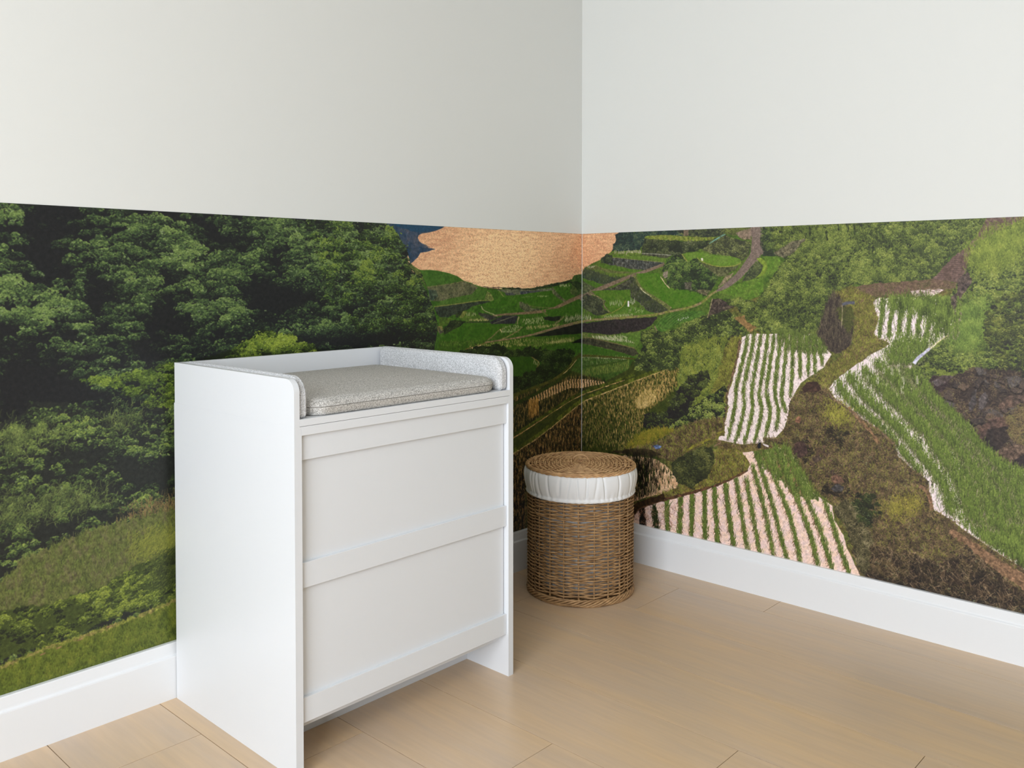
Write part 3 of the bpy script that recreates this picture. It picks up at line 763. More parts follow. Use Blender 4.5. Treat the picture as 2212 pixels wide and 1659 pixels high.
    m = poly('c6', [(95, 600), (120, 548), (260, 598), (420, 655), (550, 648), (480, 692), (350, 735), (200, 690), (95, 655)], 0.8); fill(m, (50, 68, 56), (72, 84, 60), 0.3)
    grass(m, 400, 6, ((44, 60, 44), (74, 92, 54)), -PI / 2, 0.4); dashes('c6', [(150, 540), (225, 530), (225, 550), (150, 552)], 7, 1, 4.5, (222, 214, 196))
    fill(poly('c6', [(86, 665), (200, 694), (345, 742), (300, 772), (250, 766), (120, 705)], 0.3), (64, 116, 34), None, 0.1)
    fill(poly('c6', [(84, 680), (120, 705), (250, 768), (200, 800), (84, 850)], 0.6), (92, 98, 66), (70, 84, 52), 0.25)
    fill(poly('c6', [(250, 790), (430, 760), (620, 660), (640, 780), (420, 790)], 0.5), (56, 60, 50), (78, 78, 60), 0.3)
    stroke('c6', [(60, 882), (200, 810), (330, 752), (480, 692), (620, 632), (760, 590), (900, 538), (985, 508)], (10.0, 5.5), (132, 112, 94), (116, 100, 80), 0.1)
    # field A and its wall
    m = poly('c6', [(615, 650), (655, 640), (720, 760), (800, 835), (960, 935), (1050, 1005), (900, 1045), (800, 1005), (680, 910), (610, 860)], 0.8); fill(m, (58, 62, 52), (80, 80, 66), 0.35)
    grass(m, 500, 6, ((46, 58, 40), (78, 92, 50)), -PI / 2, 0.4)
    fill(poly('c6', [(675, 608), (925, 600), (962, 665), (1030, 762), (1160, 782), (1290, 805), (1440, 862), (1400, 892), (1250, 960), (1060, 985), (980, 920), (780, 812), (715, 720)]), (60, 124, 28), (76, 130, 38), 0.05)
    stroke('c6', [(648, 615), (680, 680), (720, 760), (800, 825), (960, 925), (1050, 995)], (4, 9), (122, 118, 74), (98, 108, 58), 0.2, 0.5); stroke('c6', [(722, 760), (760, 810), (830, 850)], 1.2, (214, 206, 176)); stroke('c6', [(940, 640), (985, 710), (1040, 768)], 2.0, (206, 178, 150))
    m = poly('c6', [(1000, 490), (1100, 402), (1180, 385), (1235, 480), (1340, 435), (1390, 492), (1600, 545), (1570, 640), (1500, 785), (1440, 850), (1280, 795), (1150, 775), (1040, 750), (1000, 660), (950, 570)], 1.5)
    foliage(m, ((40, 54, 36), (54, 84, 42), (80, 116, 52), (112, 140, 66)), 4, 16, 3, blobs(m, [(1455, 575, 30, 20, 0.12), (1500, 600, 25, 25, 0.1), (1530, 630, 25, 12, -0.3), (1470, 620, 14, 14, -0.25)], 0.02), 0.7, 0.9, 18)
    fill(poly('c6', [(1200, 710), (1280, 700), (1275, 790), (1200, 775)], 1.0), (106, 100, 88), (84, 80, 66), 0.3); fill(poly('c6', [(1290, 780), (1480, 790), (1450, 850), (1340, 810)], 1.0), (112, 100, 78), (88, 88, 60), 0.3); fill(poly('c6', [(970, 600), (1020, 580), (1020, 640), (980, 660)], 0.8), (136, 124, 106), None, 0.2)
    m = poly('c6', [(1380, 490), (1550, 542), (1745, 530), (1810, 500), (1745, 570), (1640, 640), (1560, 640)], 0.8); fill(m, (74, 80, 50), (96, 96, 64), 0.25)
    fill(poly('c6', [(1180, 392), (1400, 370), (1480, 402), (1700, 418), (1805, 448), (1815, 485), (1740, 526), (1550, 532), (1400, 492), (1370, 446), (1330, 432), (1240, 475)]), (86, 136, 40), (98, 142, 52), 0.06)
    stroke('c6', [(1340, 436), (1385, 480), (1550, 536), (1740, 530), (1815, 490)], 2.6, (132, 138, 64)); stroke('c6', [(1170, 395), (1230, 475)], 3.0, (136, 138, 72)); fill(poly('c6', [(1380, 440), (1400, 440), (1405, 470), (1385, 468)]), (232, 222, 206), None, 0.05)
    fill(poly('c6', [(1640, 640), (1740, 600), (1640, 720), (1560, 770)], 0.8), (140, 124, 98), (116, 108, 76), 0.2)
    m = poly('c6', [(1820, 700), (1900, 570), (1990, 470), (2055, 520), (2030, 600), (1950, 665)], 1.2); foliage(m, ((56, 66, 46), (84, 100, 58), (112, 124, 72)), 3.5, 11, 2.4, None, 0.7, 0.9, 14)
    fill(poly('c6', [(1560, 810), (1700, 752), (1820, 705), (2080, 640), (2240, 560), (2240, 420), (2060, 425), (2110, 540), (2050, 630), (2060, 800), (1880, 915), (1700, 852)], 0.6), (76, 126, 38), (94, 134, 48), 0.1)
    fill(poly('c6', [(1980, 440), (2040, 440), (2090, 490), (2105, 545), (2055, 625), (1970, 660), (2040, 585), (2058, 520), (2010, 480)], 0.5), (116, 146, 52), None, 0.1)
    # field C, D
    m = poly('c6', [(85, 890), (140, 822), (340, 900), (300, 965), (390, 1042), (240, 1062), (100, 985)], 1.0); foliage(m, ((52, 56, 44), (76, 84, 54), (104, 106, 78)), 3.5, 10, 2.6, None, 0.8, 0.8, 14)
    fill(poly('c6', [(185, 800), (330, 788), (605, 788), (622, 880), (560, 952), (430, 1022), (392, 1022), (330, 942), (345, 902)]), (64, 120, 30), (80, 126, 40), 0.06)
    stroke('c6', [(160, 812), (340, 898), (310, 940), (390, 1030)], 3.0, (128, 118, 84), (104, 104, 64), 0.2, 0.5)
    dashes('c6', [(385, 915), (525, 935), (530, 975), (390, 970)], 9, 1, 9, (204, 200, 170), 1.0, 0.03, 0.95)
    stroke('c6', [(560, 900), (550, 950), (430, 1030), (300, 1075)], 3.0, (118, 132, 54), None, 0.15, 0.5)
    fill(poly('c6', [(270, 1085), (430, 1035), (560, 965), (600, 940), (700, 985), (870, 1042), (640, 1082), (350, 1098)]), (70, 124, 36), (86, 130, 46), 0.07)
    fill(poly('c6', [(583, 905), (602, 905), (602, 968), (583, 968)]), (236, 226, 222), None, 0.03); dashes('c6', [(612, 908), (664, 908), (664, 962), (612, 962)], 4, 1, 11, (226, 216, 206), 1.4, 0.02, 1); dashes('c6', [(330, 1080), (640, 1050), (640, 1085), (330, 1095)], 34, 2, 4, (196, 190, 146), keep=0.7); dashes('c6', [(620, 980), (760, 1000), (740, 1040), (560, 1040)], 12, 3, 4, (170, 180, 130), keep=0.5, lean=0.5)
    m = poly('c6', [(84, 1152), (400, 1112), (912, 1075), (830, 1180), (740, 1222), (400, 1274), (84, 1245)], 0.6); fill(m, (54, 46, 46), (42, 38, 36), 0.2); grass(m, 250, 4, ((46, 40, 40), (78, 70, 64)), -PI / 2, 0.6)
    stroke('c6', [(-10, 1150), (80, 1128), (250, 1106), (500, 1090), (900, 1056), (1030, 1020), (1200, 990), (1330, 955), (1420, 905), (1490, 830), (1550, 800)], 5.0, (138, 122, 86), (126, 128, 62), 0.12)
    dashes('c6', [(82, 1070), (190, 1090), (190, 1125), (82, 1130)], 9, 1, 9, (226, 214, 190), 1.3, 0.05, 1, 0.1)
    m = poly('c6', [(885, 1175), (940, 1095), (1050, 1035), (1390, 1008), (1440, 1062), (1300, 1105), (1100, 1165), (1000, 1225), (930, 1255)]); fill(m, (62, 118, 40), (80, 128, 50), 0.08)
    for k in range(7): stroke('c6', [(900 + 36 * k, 1185 - 4 * k), (940 + 50 * k, 1115 - 8 * k), (1050 + 55 * k, 1045 - 6 * k)], 1.2, (44, 92, 30))
    dashes('c6', [(1095, 1120), (1250, 1070), (1250, 1100), (1095, 1150)], 9, 1, 5, (228, 222, 206), 1.2); stroke('c6', [(880, 1175), (880, 1200), (930, 1265)], 3.0, (136, 122, 90))
    # field F and the ones below
    fill(poly('c6', [(85, 1250), (400, 1278), (640, 1245), (730, 1225), (740, 1240), (400, 1290), (190, 1302), (85, 1310)], 0.4), (74, 112, 40), (112, 120, 62), 0.12)
    fill(poly('c6', [(185, 1300), (420, 1282), (745, 1238), (735, 1335), (662, 1415), (400, 1355)]), (76, 124, 42), (88, 130, 50), 0.08)
    dashes('c6', [(190, 1300), (560, 1290), (660, 1370), (280, 1325)], 44, 5, 4.5, (206, 200, 162), keep=0.65, lean=-0.25)
    fill(poly('c6', [(84, 1312), (190, 1310), (400, 1362), (662, 1420), (705, 1482), (640, 1502), (400, 1432), (84, 1365)], 0.5), (52, 50, 36), (72, 70, 50), 0.25); stroke('c6', [(84, 1300), (190, 1305), (420, 1360), (660, 1418)], 2.2, (118, 108, 68))
    fill(poly('c6', [(84, 1368), (400, 1438), (640, 1508), (700, 1520), (600, 1545), (300, 1512), (84, 1492)]), (44, 104, 22), (58, 110, 30), 0.06)

    # ------------------------------------------------------------ lower middle: golden stubble water
    base = poly('c7', [(-60, 480), (40, 380), (756, 118), (1310, 165), (2050, 180), (2080, 700), (1500, 1080), (1700, 1400), (1700, 1800), (-330, 2300), (-300, 1600), (-200, 1000)], 4)
    fill(base, (52, 66, 24), (66, 76, 30), 0.12)
    m = poly('c7', [(-10, 150), (130, 145), (240, 150), (345, 212), (262, 292), (60, 365), (-10, 380)]); fill(m, (32, 84, 12), (42, 92, 18), 0.06); stroke('c7', [(230, 150), (320, 205), (285, 260)], 2.0, (120, 106, 60)); dashes('c7', [(240, 190), (310, 210), (300, 250), (245, 235)], 6, 2, 6, (196, 186, 140), keep=0.7)
    foliage(poly('c7', [(-20, 380), (260, 296), (345, 225), (430, 75), (620, 60), (650, 160), (610, 260), (560, 335), (400, 425), (200, 485), (-20, 560)], 3.0), ((10, 18, 8), (20, 40, 14), (36, 62, 22), (58, 86, 32)), 3.8, 12, 4, None, 0.7, 0.9, 18, True, (18, 32, 12))
    fill(poly('c7', [(756, 30), (1260, 130), (1280, 165), (1000, 150), (756, 120)]), (48, 104, 24), (60, 110, 32), 0.06)
    m = poly('c7', [(640, 290), (700, 180), (756, 140), (1000, 155), (1290, 175), (1240, 280), (1000, 400), (756, 330)]); fill(m, (50, 92, 28), (66, 102, 38), 0.1)
    dashes('c7', [(756, 140), (1250, 165), (1240, 185), (756, 165)], 50, 2, 5, (198, 190, 150), keep=0.75); dashes('c7', [(760, 170), (1200, 195), (1000, 240), (756, 250)], 30, 3, 5, (130, 150, 90), keep=0.5); dashes('c7', [(756, 290), (1250, 190), (1240, 290), (756, 370)], 50, 7, 6, (124, 140, 62), keep=0.6)
    stroke('c7', [(640, 260), (740, 255), (1000, 225), (1230, 180)], 3, (58, 88, 30))
    # strip with the wavy rows
    m = poly('c7', [(-40, 680), (50, 580), (300, 500), (500, 388), (756, 360), (1015, 402), (856, 452), (740, 522), (450, 702), (250, 830), (-40, 990)]); fill(m, (46, 58, 22), (58, 70, 28), 0.15)
    stripes(m, 5200, 7, ((14, 20, 8), (46, 50, 20), (120, 100, 54), (190, 150, 92)), 1.0, 0.04, None, -0.15)
    for k in range(30):
        x = 225 + 27 * k
        top = 545 - 0.42 * (x - 225) if x < 620 else 378 + 0.16 * max(0, x - 800)
        bot = top + (95 if x < 760 else 95 - 0.34 * (x - 760))
        if bot - top < 12: continue
        stroke('c7', [(x + 4, top), (x - 4, top + (bot - top) * 0.3), (x + 6, top + (bot - top) * 0.62), (x + 2, bot)], (2.2, 3.4), (214, 172, 124) if x < 750 else (226, 186, 144), (190, 148, 98), 0.1, 0.3)
    st = poly('c7', [(200, 640), (300, 620), (300, 760), (200, 790)], 1.5); stripes(st, 700, 10, ((60, 46, 20), (160, 116, 54), (206, 160, 88)), 1.0, 0.03, None, 0.1)
    # ridges
    stroke('c7', [(-40, 575), (100, 525), (250, 475), (430, 402), (540, 330), (625, 255), (680, 165), (740, 132), (1000, 145), (1310, 168)], (7, 3), (84, 80, 32), (64, 70, 24), 0.15); stroke('c7', [(560, 325), (640, 255), (700, 175)], 1.2, (206, 176, 120))
    stroke('c7', [(-40, 680), (60, 635), (300, 520), (500, 400), (640, 300)], 6.5, (36, 58, 14), (50, 68, 20), 0.15)
    # great stubble field
    m = poly('c7', [(-200, 1320), (50, 1150), (300, 975), (760, 605), (1000, 520), (1300, 400), (1840, 215), (2010, 200), (1870, 335), (1660, 560), (1450, 705), (1390, 885), (1260, 1050), (1180, 1130), (1280, 1180), (1320, 1700), (-200, 2200)])
    fill(m, (60, 70, 26), (76, 82, 34), 0.15)
    y0, x0, a = m
    g = blobs(m, [(1400, 860, 60, 40, 0.6), (1180, 960, 50, 60, 0.35), (1330, 850, 60, 30, 0.1), (1260, 950, 60, 50, -0.1), (1130, 1080, 40, 80, 0.5), (1440, 820, 30, 40, 0.3), (1290, 980, 70, 20, -0.3)], 0.3)
    stripes(m, 17000, 5, ((18, 26, 8), (44, 58, 18), (72, 88, 30), (106, 110, 46)), 1.0, 0.04)
    stripes(m, 8500, 5, ((104, 96, 44), (176, 142, 82), (214, 176, 110)), 1.0, 0.04, np.clip(g, 0.02, 1.2))
    mdark = poly('c7', [(-200, 1320), (50, 1150), (300, 975), (760, 640), (760, 1150), (500, 1130), (160, 1260), (160, 2000), (-200, 2200)])
    stripes(mdark, 11000, 5, ((12, 10, 8), (30, 26, 12), (120, 88, 48), (196, 152, 96)), 1.0, 0.03, None, -0.02)
    bg = poly('c7', [(1250, 640), (1330, 560), (1450, 470), (1640, 520), (1640, 580), (1500, 660), (1440, 720), (1300, 740)], 3); stripes(feather(bg, 26), 1200, 5, ((120, 108, 50), (196, 164, 96), (216, 186, 122)), 1.0, 0.03, None, 0.05)
    # ridges over it, gold line of water below each
    stroke('c7', [(-60, 1040), (50, 985), (250, 855), (450, 722), (600, 620), (740, 548), (1000, 452), (1200, 385)], 2.6, (206, 166, 112), (176, 136, 84), 0.2, 0.5)
    stroke('c7', [(-60, 1022), (50, 960), (250, 832), (450, 702), (600, 602), (740, 528), (1000, 436), (1200, 370), (1300, 330)], (6.5, 6.5), (56, 68, 20), (90, 104, 34), 0.15)
    stroke('c7', [(-60, 1215), (50, 1150), (300, 990), (600, 745), (760, 612), (1000, 522), (1300, 400), (1600, 290), (1840, 215)], 2.6, (214, 178, 124), (160, 140, 80), 0.2, 0.6)
    stroke('c7', [(-60, 1180), (50, 1118), (300, 960), (600, 718), (760, 585), (1000, 498), (1300, 378), (1600, 268), (1840, 195)], (7.5, 7.5), (66, 76, 22), (102, 116, 40), 0.15)

    # ------------------------------------------------------------ right hillside
    m = poly('c6', [(660, 1660), (660, 1560), (760, 1400), (730, 1330), (740, 1245), (850, 1200), (1000, 1255), (1200, 1150), (1440, 1062), (1500, 1000), (1690, 1000), (1890, 1240), (1860, 1310), (1700, 1340), (1560, 1450), (1500, 1580), (1300, 1610), (900, 1660)], 1.5)
    foliage(m, FR, 4.0, 15, 3.2, blobs(m, [(1400, 740, 30, 20, -0.3), (1480, 710, 40, 14, 0.15), (1500, 760, 40, 12, 0.25), (1545, 690, 20, 14, -0.3), (1440, 770, 30, 12, -0.1), (1560, 740, 20, 25, 0.3)], -0.02), 0.65, 0.85, 18, True, (52, 64, 38))
    fill(poly('c6', [(1495, 882), (1600, 882), (1755, 962), (1640, 1012), (1500, 1052), (1448, 1095)], 0.8), (64, 54, 50), (84, 74, 62), 0.3); stroke('c6', [(1505, 880), (1480, 980), (1450, 1090)], 1.6, (156, 150, 100))
    hill = poly('r1', [(40, 120), (1900, 60), (1840, 180), (1700, 335), (1600, 400), (1430, 605), (1100, 640), (720, 660), (560, 740), (520, 800), (430, 1065), (0, 1085), (-90, 1070), (-160, 990), (-230, 900), (-380, 790), (-270, 780), (-110, 800), (-20, 700), (40, 600), (100, 500), (150, 430), (60, 400)], 2.0)
    foliage(hill, FR, 4.2, 15, 3.4, blobs(hill, [(1790, 530, 70, 35, 0.22), (1850, 490, 60, 18, 0.1), (1700, 500, 30, 14, -0.2), (1740, 590, 60, 30, -0.12), (1900, 580, 70, 24, 0.16), (2020, 500, 60, 24, 0.1), (1680, 640, 50, 40, 0.02), (1740, 690, 50, 25, -0.4),
                                            (1820, 640, 60, 18, -0.1), (1620, 640, 40, 25, 0.05), (1590, 600, 40, 30, 0.12), (2010, 570, 40, 15, -0.15), (1570, 680, 30, 18, -0.2), (1880, 540, 20, 20, -0.2)], 0.08), 0.65, 0.85, 20, True, (58, 72, 40))
    grass(hill, 5200, 7, ((60, 78, 38), (96, 118, 52), (132, 146, 68)), -PI / 2, 0.7, power=np.clip(0.3 + blobs(hill, [(1790, 510, 70, 30, 0.8), (1900, 590, 60, 20, 0.5), (1980, 540, 60, 20, 0.3)], 0), 0, 1))
    for x, y in ((1748, 500), (1830, 492), (1785, 510), (1893, 505), (1810, 488), (1845, 497)): stroke('p', [(x, y - 12), (x + 2, y + 10)], 4, (52, 66, 34), None, 0.3, 0.8)
    fill(poly('r1', [(40, 390), (200, 290), (330, 260), (250, 340), (200, 400), (130, 430)], 1.0), (92, 88, 68), (112, 104, 80), 0.3)
    fill(poly('c6', [(1730, 1085), (1850, 1060), (1885, 1135), (1995, 1195), (1905, 1245), (1850, 1185)], 0.8), (152, 118, 76), (128, 102, 62), 0.15)
    # steps and trodden earth
    m = poly('r1', [(1900, 60), (2240, 40), (2230, 90), (2080, 155), (1965, 215), (1900, 275), (1800, 310), (1735, 425), (1715, 545), (1645, 645), (1415, 615), (1600, 420), (1720, 335), (1830, 205)], 0.8)
    fill(m, (114, 92, 84), (100, 80, 70), 0.12)
    for k in range(12): stroke('r1', [(1440 + 14 * k, 600 - 17 * k), (1660 + 6 * k, 604 - 16 * k)], 1.2, (86, 66, 58), None, 0.1, 0.2, False); 
    for k in range(7): stroke('r1', [(1860 + 20 * k, 215 - 19 * k), (1990 + 28 * k, 205 - 17 * k)], 1.1, (88, 70, 62), None, 0.1, 0.2, False)
    m = poly('r1', [(720, 680), (900, 655), (1200, 630), (1420, 612), (1640, 642), (1630, 700), (1540, 700), (1400, 765), (1250, 775), (920, 770), (800, 725)], 0.8); fill(m, (112, 88, 74), (98, 82, 60), 0.15); grass(m, 500, 5, ((96, 76, 62), (128, 104, 84), (84, 88, 48)), 0.0, 0.4)
    m = poly('r1', [(1225, 715), (1400, 700), (1525, 698), (1470, 740), (1410, 772), (1285, 772)], 1.2); fill(m, (228, 206, 204), None, 0.1); tangle(m, 90, 5, ((112, 90, 74), (150, 124, 108)))
    # right-hand bank
    m = poly('r1', [(1645, 645), (1715, 545), (1735, 425), (1800, 310), (1965, 215), (2080, 155), (2240, 90), (6000, -300), (6000, 4000), (2230, 2250), (1980, 2200), (1840, 2080), (1740, 1980), (1750, 1880), (1530, 1710), (1400, 1560), (1260, 1440), (1270, 1340), (1560, 1090), (1570, 930), (1540, 800)], 1.5)
    fill(m, (92, 112, 48), (112, 128, 56), 0.15)
    gb = [(2150, 560, 40, 40, 0.2), (2110, 640, 30, 40, 0.1), (2180, 700, 40, 40, -0.1), (2140, 690, 30, 25, 0.2), (2190, 780, 40, 40, -0.25), (2100, 770, 40, 20, 0.1), (2060, 700, 15, 60, 0.1), (2160, 850, 60, 40, -0.5), (2080, 850, 50, 40, -0.6), (2200, 950, 60, 60, -0.4), (2040, 800, 30, 20, -0.4)]
    foliage(m, FR, 4.4, 16, 2.2, blobs(m, gb, 0.06), 0.65, 0.8, 18, False)
    g1 = poly('r1', [(1760, 330), (1980, 220), (2240, 110), (2240, 420), (2150, 500), (1900, 560), (1760, 520), (1740, 420)], 3); grass(g1, 3200, 12, ((78, 96, 40), (112, 134, 54), (140, 152, 66)), -PI / 2, 0.55, soft=22)
    g2 = poly('r1', [(1570, 1000), (1700, 860), (1850, 820), (1880, 1000), (1840, 1180), (1700, 1250), (1560, 1180)], 3); grass(g2, 2600, 14, ((66, 92, 40), (96, 130, 54), (128, 154, 70)), -PI / 2, 0.5, soft=22)
    fill(poly('r1', [(1530, 810), (1640, 725), (1635, 620), (1730, 545), (1765, 640), (1690, 740), (1620, 850), (1610, 940), (1580, 900)], 1.2), (74, 62, 58), (96, 82, 72), 0.3)
    # rocks on the bank
    m = poly('r3', [(1380, 0), (1560, -90), (1760, -180), (2230, -150), (2230, 760), (1980, 600), (1840, 520), (1740, 420), (1750, 320), (1530, 150)], 1.5)
    foliage(m, ((44, 38, 36), (66, 54, 48), (92, 76, 62), (112, 100, 68)), 5, 16, 2.2, None, 0.8, 0.8, 14, True, (62, 52, 47)); rocks(m, 60, 12, [(92, 78, 70), (110, 92, 78), (74, 64, 60), (98, 90, 86)]); tangle(m, 420, 7, ((70, 56, 48), (110, 92, 70), (120, 112, 72)))
    for pts, c, c2 in (([(1730, 420), (1840, 330), (1920, 260), (2050, 230), (2080, 330), (2000, 500), (1940, 570), (1840, 500)], (98, 76, 66), (76, 60, 54)), ([(1830, 480), (1900, 350), (2080, 320), (2080, 420), (1980, 560), (1880, 560)], (46, 40, 38), (58, 48, 44)),
                       ([(1920, 600), (2000, 520), (2150, 480), (2230, 480), (2230, 560), (2120, 640), (2080, 700), (1990, 690)], (104, 86, 72), (84, 68, 58)), ([(2080, 700), (2130, 620), (2230, 560), (2230, 760), (2100, 720)], (50, 42, 42), None),
                       ([(1980, 150), (2060, 70), (2150, 50), (2230, 60), (2230, 110), (2100, 160), (2000, 190)], (100, 80, 68), (80, 66, 58)), ([(1730, 150), (1770, 20), (1800, 0), (1800, 130), (1750, 200)], (82, 76, 76), (66, 60, 58)), ([(1830, 60), (1880, 20), (1900, 100), (1850, 180), (1810, 170)], (88, 80, 78), None),
                       ([(1390, 40), (1380, -60), (1420, -120), (1540, -110), (1560, -30), (1480, 40), (1420, 70)], (58, 46, 46), (78, 64, 58)), ([(1420, -60), (1500, -120), (1600, -110), (1550, -60), (1460, -20)], (94, 84, 82), (74, 62, 58))):
        fill(poly('r3', pts, 1.0), c, c2, 0.25)
    foliage(poly('r1', [(1890, 900), (2000, 760), (2230, 700), (2230, 1500), (2100, 1420), (1960, 1300), (1870, 1120)], 3), ((40, 42, 34), (62, 74, 38), (92, 108, 48), (126, 130, 62)), 5, 17, 2.4, blobs(m, [], 0), 0.7, 0.9, 18, False) if False else None
    sh = poly('r1', [(1890, 900), (2000, 760), (2230, 700), (6000, 500), (6000, 1700), (2230, 1480), (2100, 1420), (1960, 1300), (1870, 1120)], 3)
    foliage(sh, ((42, 42, 36), (62, 72, 38), (92, 106, 48), (126, 130, 62)), 5, 17, 2.6, blobs(sh, [(2170, 700, 40, 20, 0.15), (2150, 760, 40, 30, -0.3), (2200, 800, 30, 30, -0.2)], 0), 0.7, 0.9, 18, False)
    dry = poly('r3', [(2040, 250), (2230, 100), (2230, 500), (2120, 470), (2060, 400)], 3); tangle(dry, 420, 10, ((92, 80, 52), (132, 112, 76), (112, 112, 62)))

    # ------------------------------------------------------------ the long paddy
    m = poly('r1', [(895, 805), (960, 775), (1200, 770), (1545, 790), (1610, 920), (1560, 1090), (1275, 1330), (1235, 1450), (1400, 1560), (1450, 1660), (1530, 1715), (1750, 1880), (1740, 1990), (1840, 2090), (1980, 2170), (2230, 2300), (6000, 4500), (6000, 6000),
                    (2230, 3140), (2000, 2990), (1850, 2890), (1700, 2790), (1570, 2690), (1420, 2600), (1380, 2360), (1250, 2260), (1120, 2140), (1090, 2030), (960, 1910), (780, 1810), (680, 1720), (590, 1660), (515, 1560), (590, 1470), (840, 1290), (1045, 1170), (960, 1132), (900, 1090), (955, 960)], 0.5)
    fill(m, WATER, (238, 222, 222), 0.03)
    long_p = m
    y0, x0, a = m
    gg = blobs(m, [(1960, 660, 60, 18, 1.0), (2030, 670, 30, 50, 0.8), (2050, 700, 30, 30, 0.9), (1960, 735, 40, 16, 0.5), (2010, 750, 40, 25, 0.6), (1930, 780, 30, 20, 0.3), (1900, 850, 70, 40, 0.45), (2000, 870, 60, 50, 1.0), (2050, 950, 50, 40, 1.0), (2000, 920, 50, 20, 0.7),
                        (2130, 1040, 60, 60, 1.2), (2070, 1000, 50, 50, 0.9), (2190, 1110, 50, 80, 1.3), (2160, 1180, 60, 40, 0.8), (2090, 1110, 30, 40, 0.5), (2212, 1200, 60, 60, 1.0), (2300, 1250, 200, 200, 1.0)], 0.05)
    # shallow water going brown-green at the right foot
    sg = poly('r1', [(1130, 1290), (1260, 1340), (1240, 1450), (1400, 1560), (1530, 1715), (1750, 1880), (1740, 1990), (1900, 2120), (1800, 2260), (1600, 2120), (1400, 1960), (1200, 1800), (1000, 1640), (900, 1500)], 4); fill(sg, (98, 116, 60), (140, 144, 104), 0.2, N_small)
    mud = poly('r3', [(1600, 780), (1840, 560), (2230, 760), (6000, 3000), (6000, 5200), (2230, 1560), (1950, 1340), (1860, 1330), (1760, 1080)], 4); fill(mud, (84, 84, 48), (110, 100, 64), 0.15)
    q = poly('r3', [(1600, 850), (1680, 860), (1700, 1060), (1640, 1000)], 2); fill(q, (222, 206, 206), None, 0.04)
    for k in range(9):
        x = 985 + 82 * k
        rice_row('r1', [(x + 4, 790), (x + 5, 900), (x - 14, 1000), (x - 22, 1110)], 7.4, 280, 10, RICE, 0.14, True, (128, 118, 96))
    p = pick(long_p, 24000, np.clip(gg, 0.0, 1.2) ** 1.4); p = p[np.argsort(p[:, 1])]
    t = 0.5 + 0.3 * samp(N_mid, p[:, 0], p[:, 1]) + rs.normal(0, 0.22, len(p))
    blades(p, (9 + 9 * np.clip((p[:, 1] - 200) / 700, 0, 1)) * rs.uniform(0.6, 1.3, len(p)), -PI / 2 + rs.normal(0, 0.22, len(p)), ramp(t, *RICE), 1.0)
    for pts, w, n in (([(600, 1500), (640, 1600), (760, 1720), (900, 1830), (1050, 1960), (1150, 2090), (1240, 2190), (1310, 2280)], 16, 900), ([(700, 1450), (800, 1600), (950, 1740), (1100, 1880), (1230, 2030), (1330, 2150), (1440, 2280), (1540, 2440), (1590, 2640)], 20, 1500),
                      ([(820, 1400), (900, 1500), (1050, 1640), (1220, 1800), (1380, 1960), (1480, 2100), (1600, 2280), (1680, 2420), (1720, 2560), (1800, 2720)], 22, 1700), ([(940, 1340), (1050, 1440), (1200, 1600), (1360, 1760), (1500, 1900), (1620, 2050), (1760, 2220), (1860, 2400), (1880, 2560), (1960, 2760)], 22, 1700),
                      ([(1040, 1240), (1130, 1330), (1290, 1480), (1420, 1650), (1560, 1790), (1700, 1960), (1850, 2150), (1960, 2300), (2060, 2450), (2140, 2700)], 24, 1700), ([(1180, 1180), (1200, 1300), (1330, 1560), (1500, 1720), (1680, 1880), (1850, 2080), (2010, 2240), (2130, 2380), (2200, 2560), (2260, 2800)], 22, 1500)):
        rice_row('r1', pts, w, n, 17, RICE, 0.22, True, (110, 104, 80))
    for k in range(6): rice_row('r1', [(1100 + 50 * k, 1160), (1080 + 50 * k, 1260), (1060 + 44 * k, 1340)], 10, 200, 13, RICE, 0.25, True, (120, 112, 92))
    tp = poly('r1', [(1000, 785), (1200, 775), (1545, 795), (1600, 920), (1560, 1080), (1480, 1000), (1300, 900), (1100, 880)], 2); grass(tp, 1700, 12, RICE, -PI / 2, 0.12, soft=10)
    # puddle glints left between them
    for x, y in ((1128, 1390), (1070, 1420), (1230, 1370), (1170, 1500), (1000, 1410), (905, 1400), (1160, 1580), (760, 1560), (945, 1500), (860, 1480), (1290, 1500)): dashes('r1', [(x - 12, y - 30), (x + 12, y - 30), (x + 12, y + 30), (x - 12, y + 30)], 3, 3, 6, (234, 220, 214), 1.0, 0.05, 0.75)

    # ------------------------------------------------------------ the ridge between the paddies
    OL = ((72, 66, 38), (104, 102, 46), (126, 128, 54), (150, 150, 68)); BR = ((52, 42, 34), (88, 70, 52), (122, 98, 72), (150, 124, 92))
    m = poly('r1', [(555, 745), (720, 668), (800, 722), (925, 772), (900, 815), (955, 960), (905, 1090), (960, 1135), (1050, 1172), (845, 1292), (595, 1472), (520, 1565), (590, 1660), (680, 1720), (560, 1720), (270, 1660), (240, 1600), (275, 1550), (400, 1460), (650, 1270), (745, 1180), (740, 1000), (765, 900), (650, 785)], 1.0)
    fill(m, (116, 114, 52), (110, 92, 60), 0.18); tangle(m, 1500, 6, BR); grass(m, 2800, 6, OL, -PI / 2, 0.6)
    m = poly('r1', [(520, 795), (560, 750), (625, 772), (645, 850), (735, 1000), (720, 1180), (600, 1262), (500, 1225), (425, 1110), (470, 960)], 0.8); fill(m, (70, 60, 52), (88, 78, 64), 0.25)
    stripes(m, 1300, 12, ((46, 38, 36), (72, 62, 54), (104, 94, 72)), 1.0, 0.25); grass(poly('r1', [(600, 850), (720, 850), (740, 1000), (690, 1060), (620, 960)], 2), 500, 8, ((62, 66, 36), (98, 104, 48)), PI / 2, 0.4)
    stroke('r1', [(640, 832), (690, 816), (748, 818)], 6.5, (92, 92, 102), (76, 76, 86)); stroke('r1', [(640, 838), (640, 950), (632, 1040)], 1.2, (178, 160, 130))
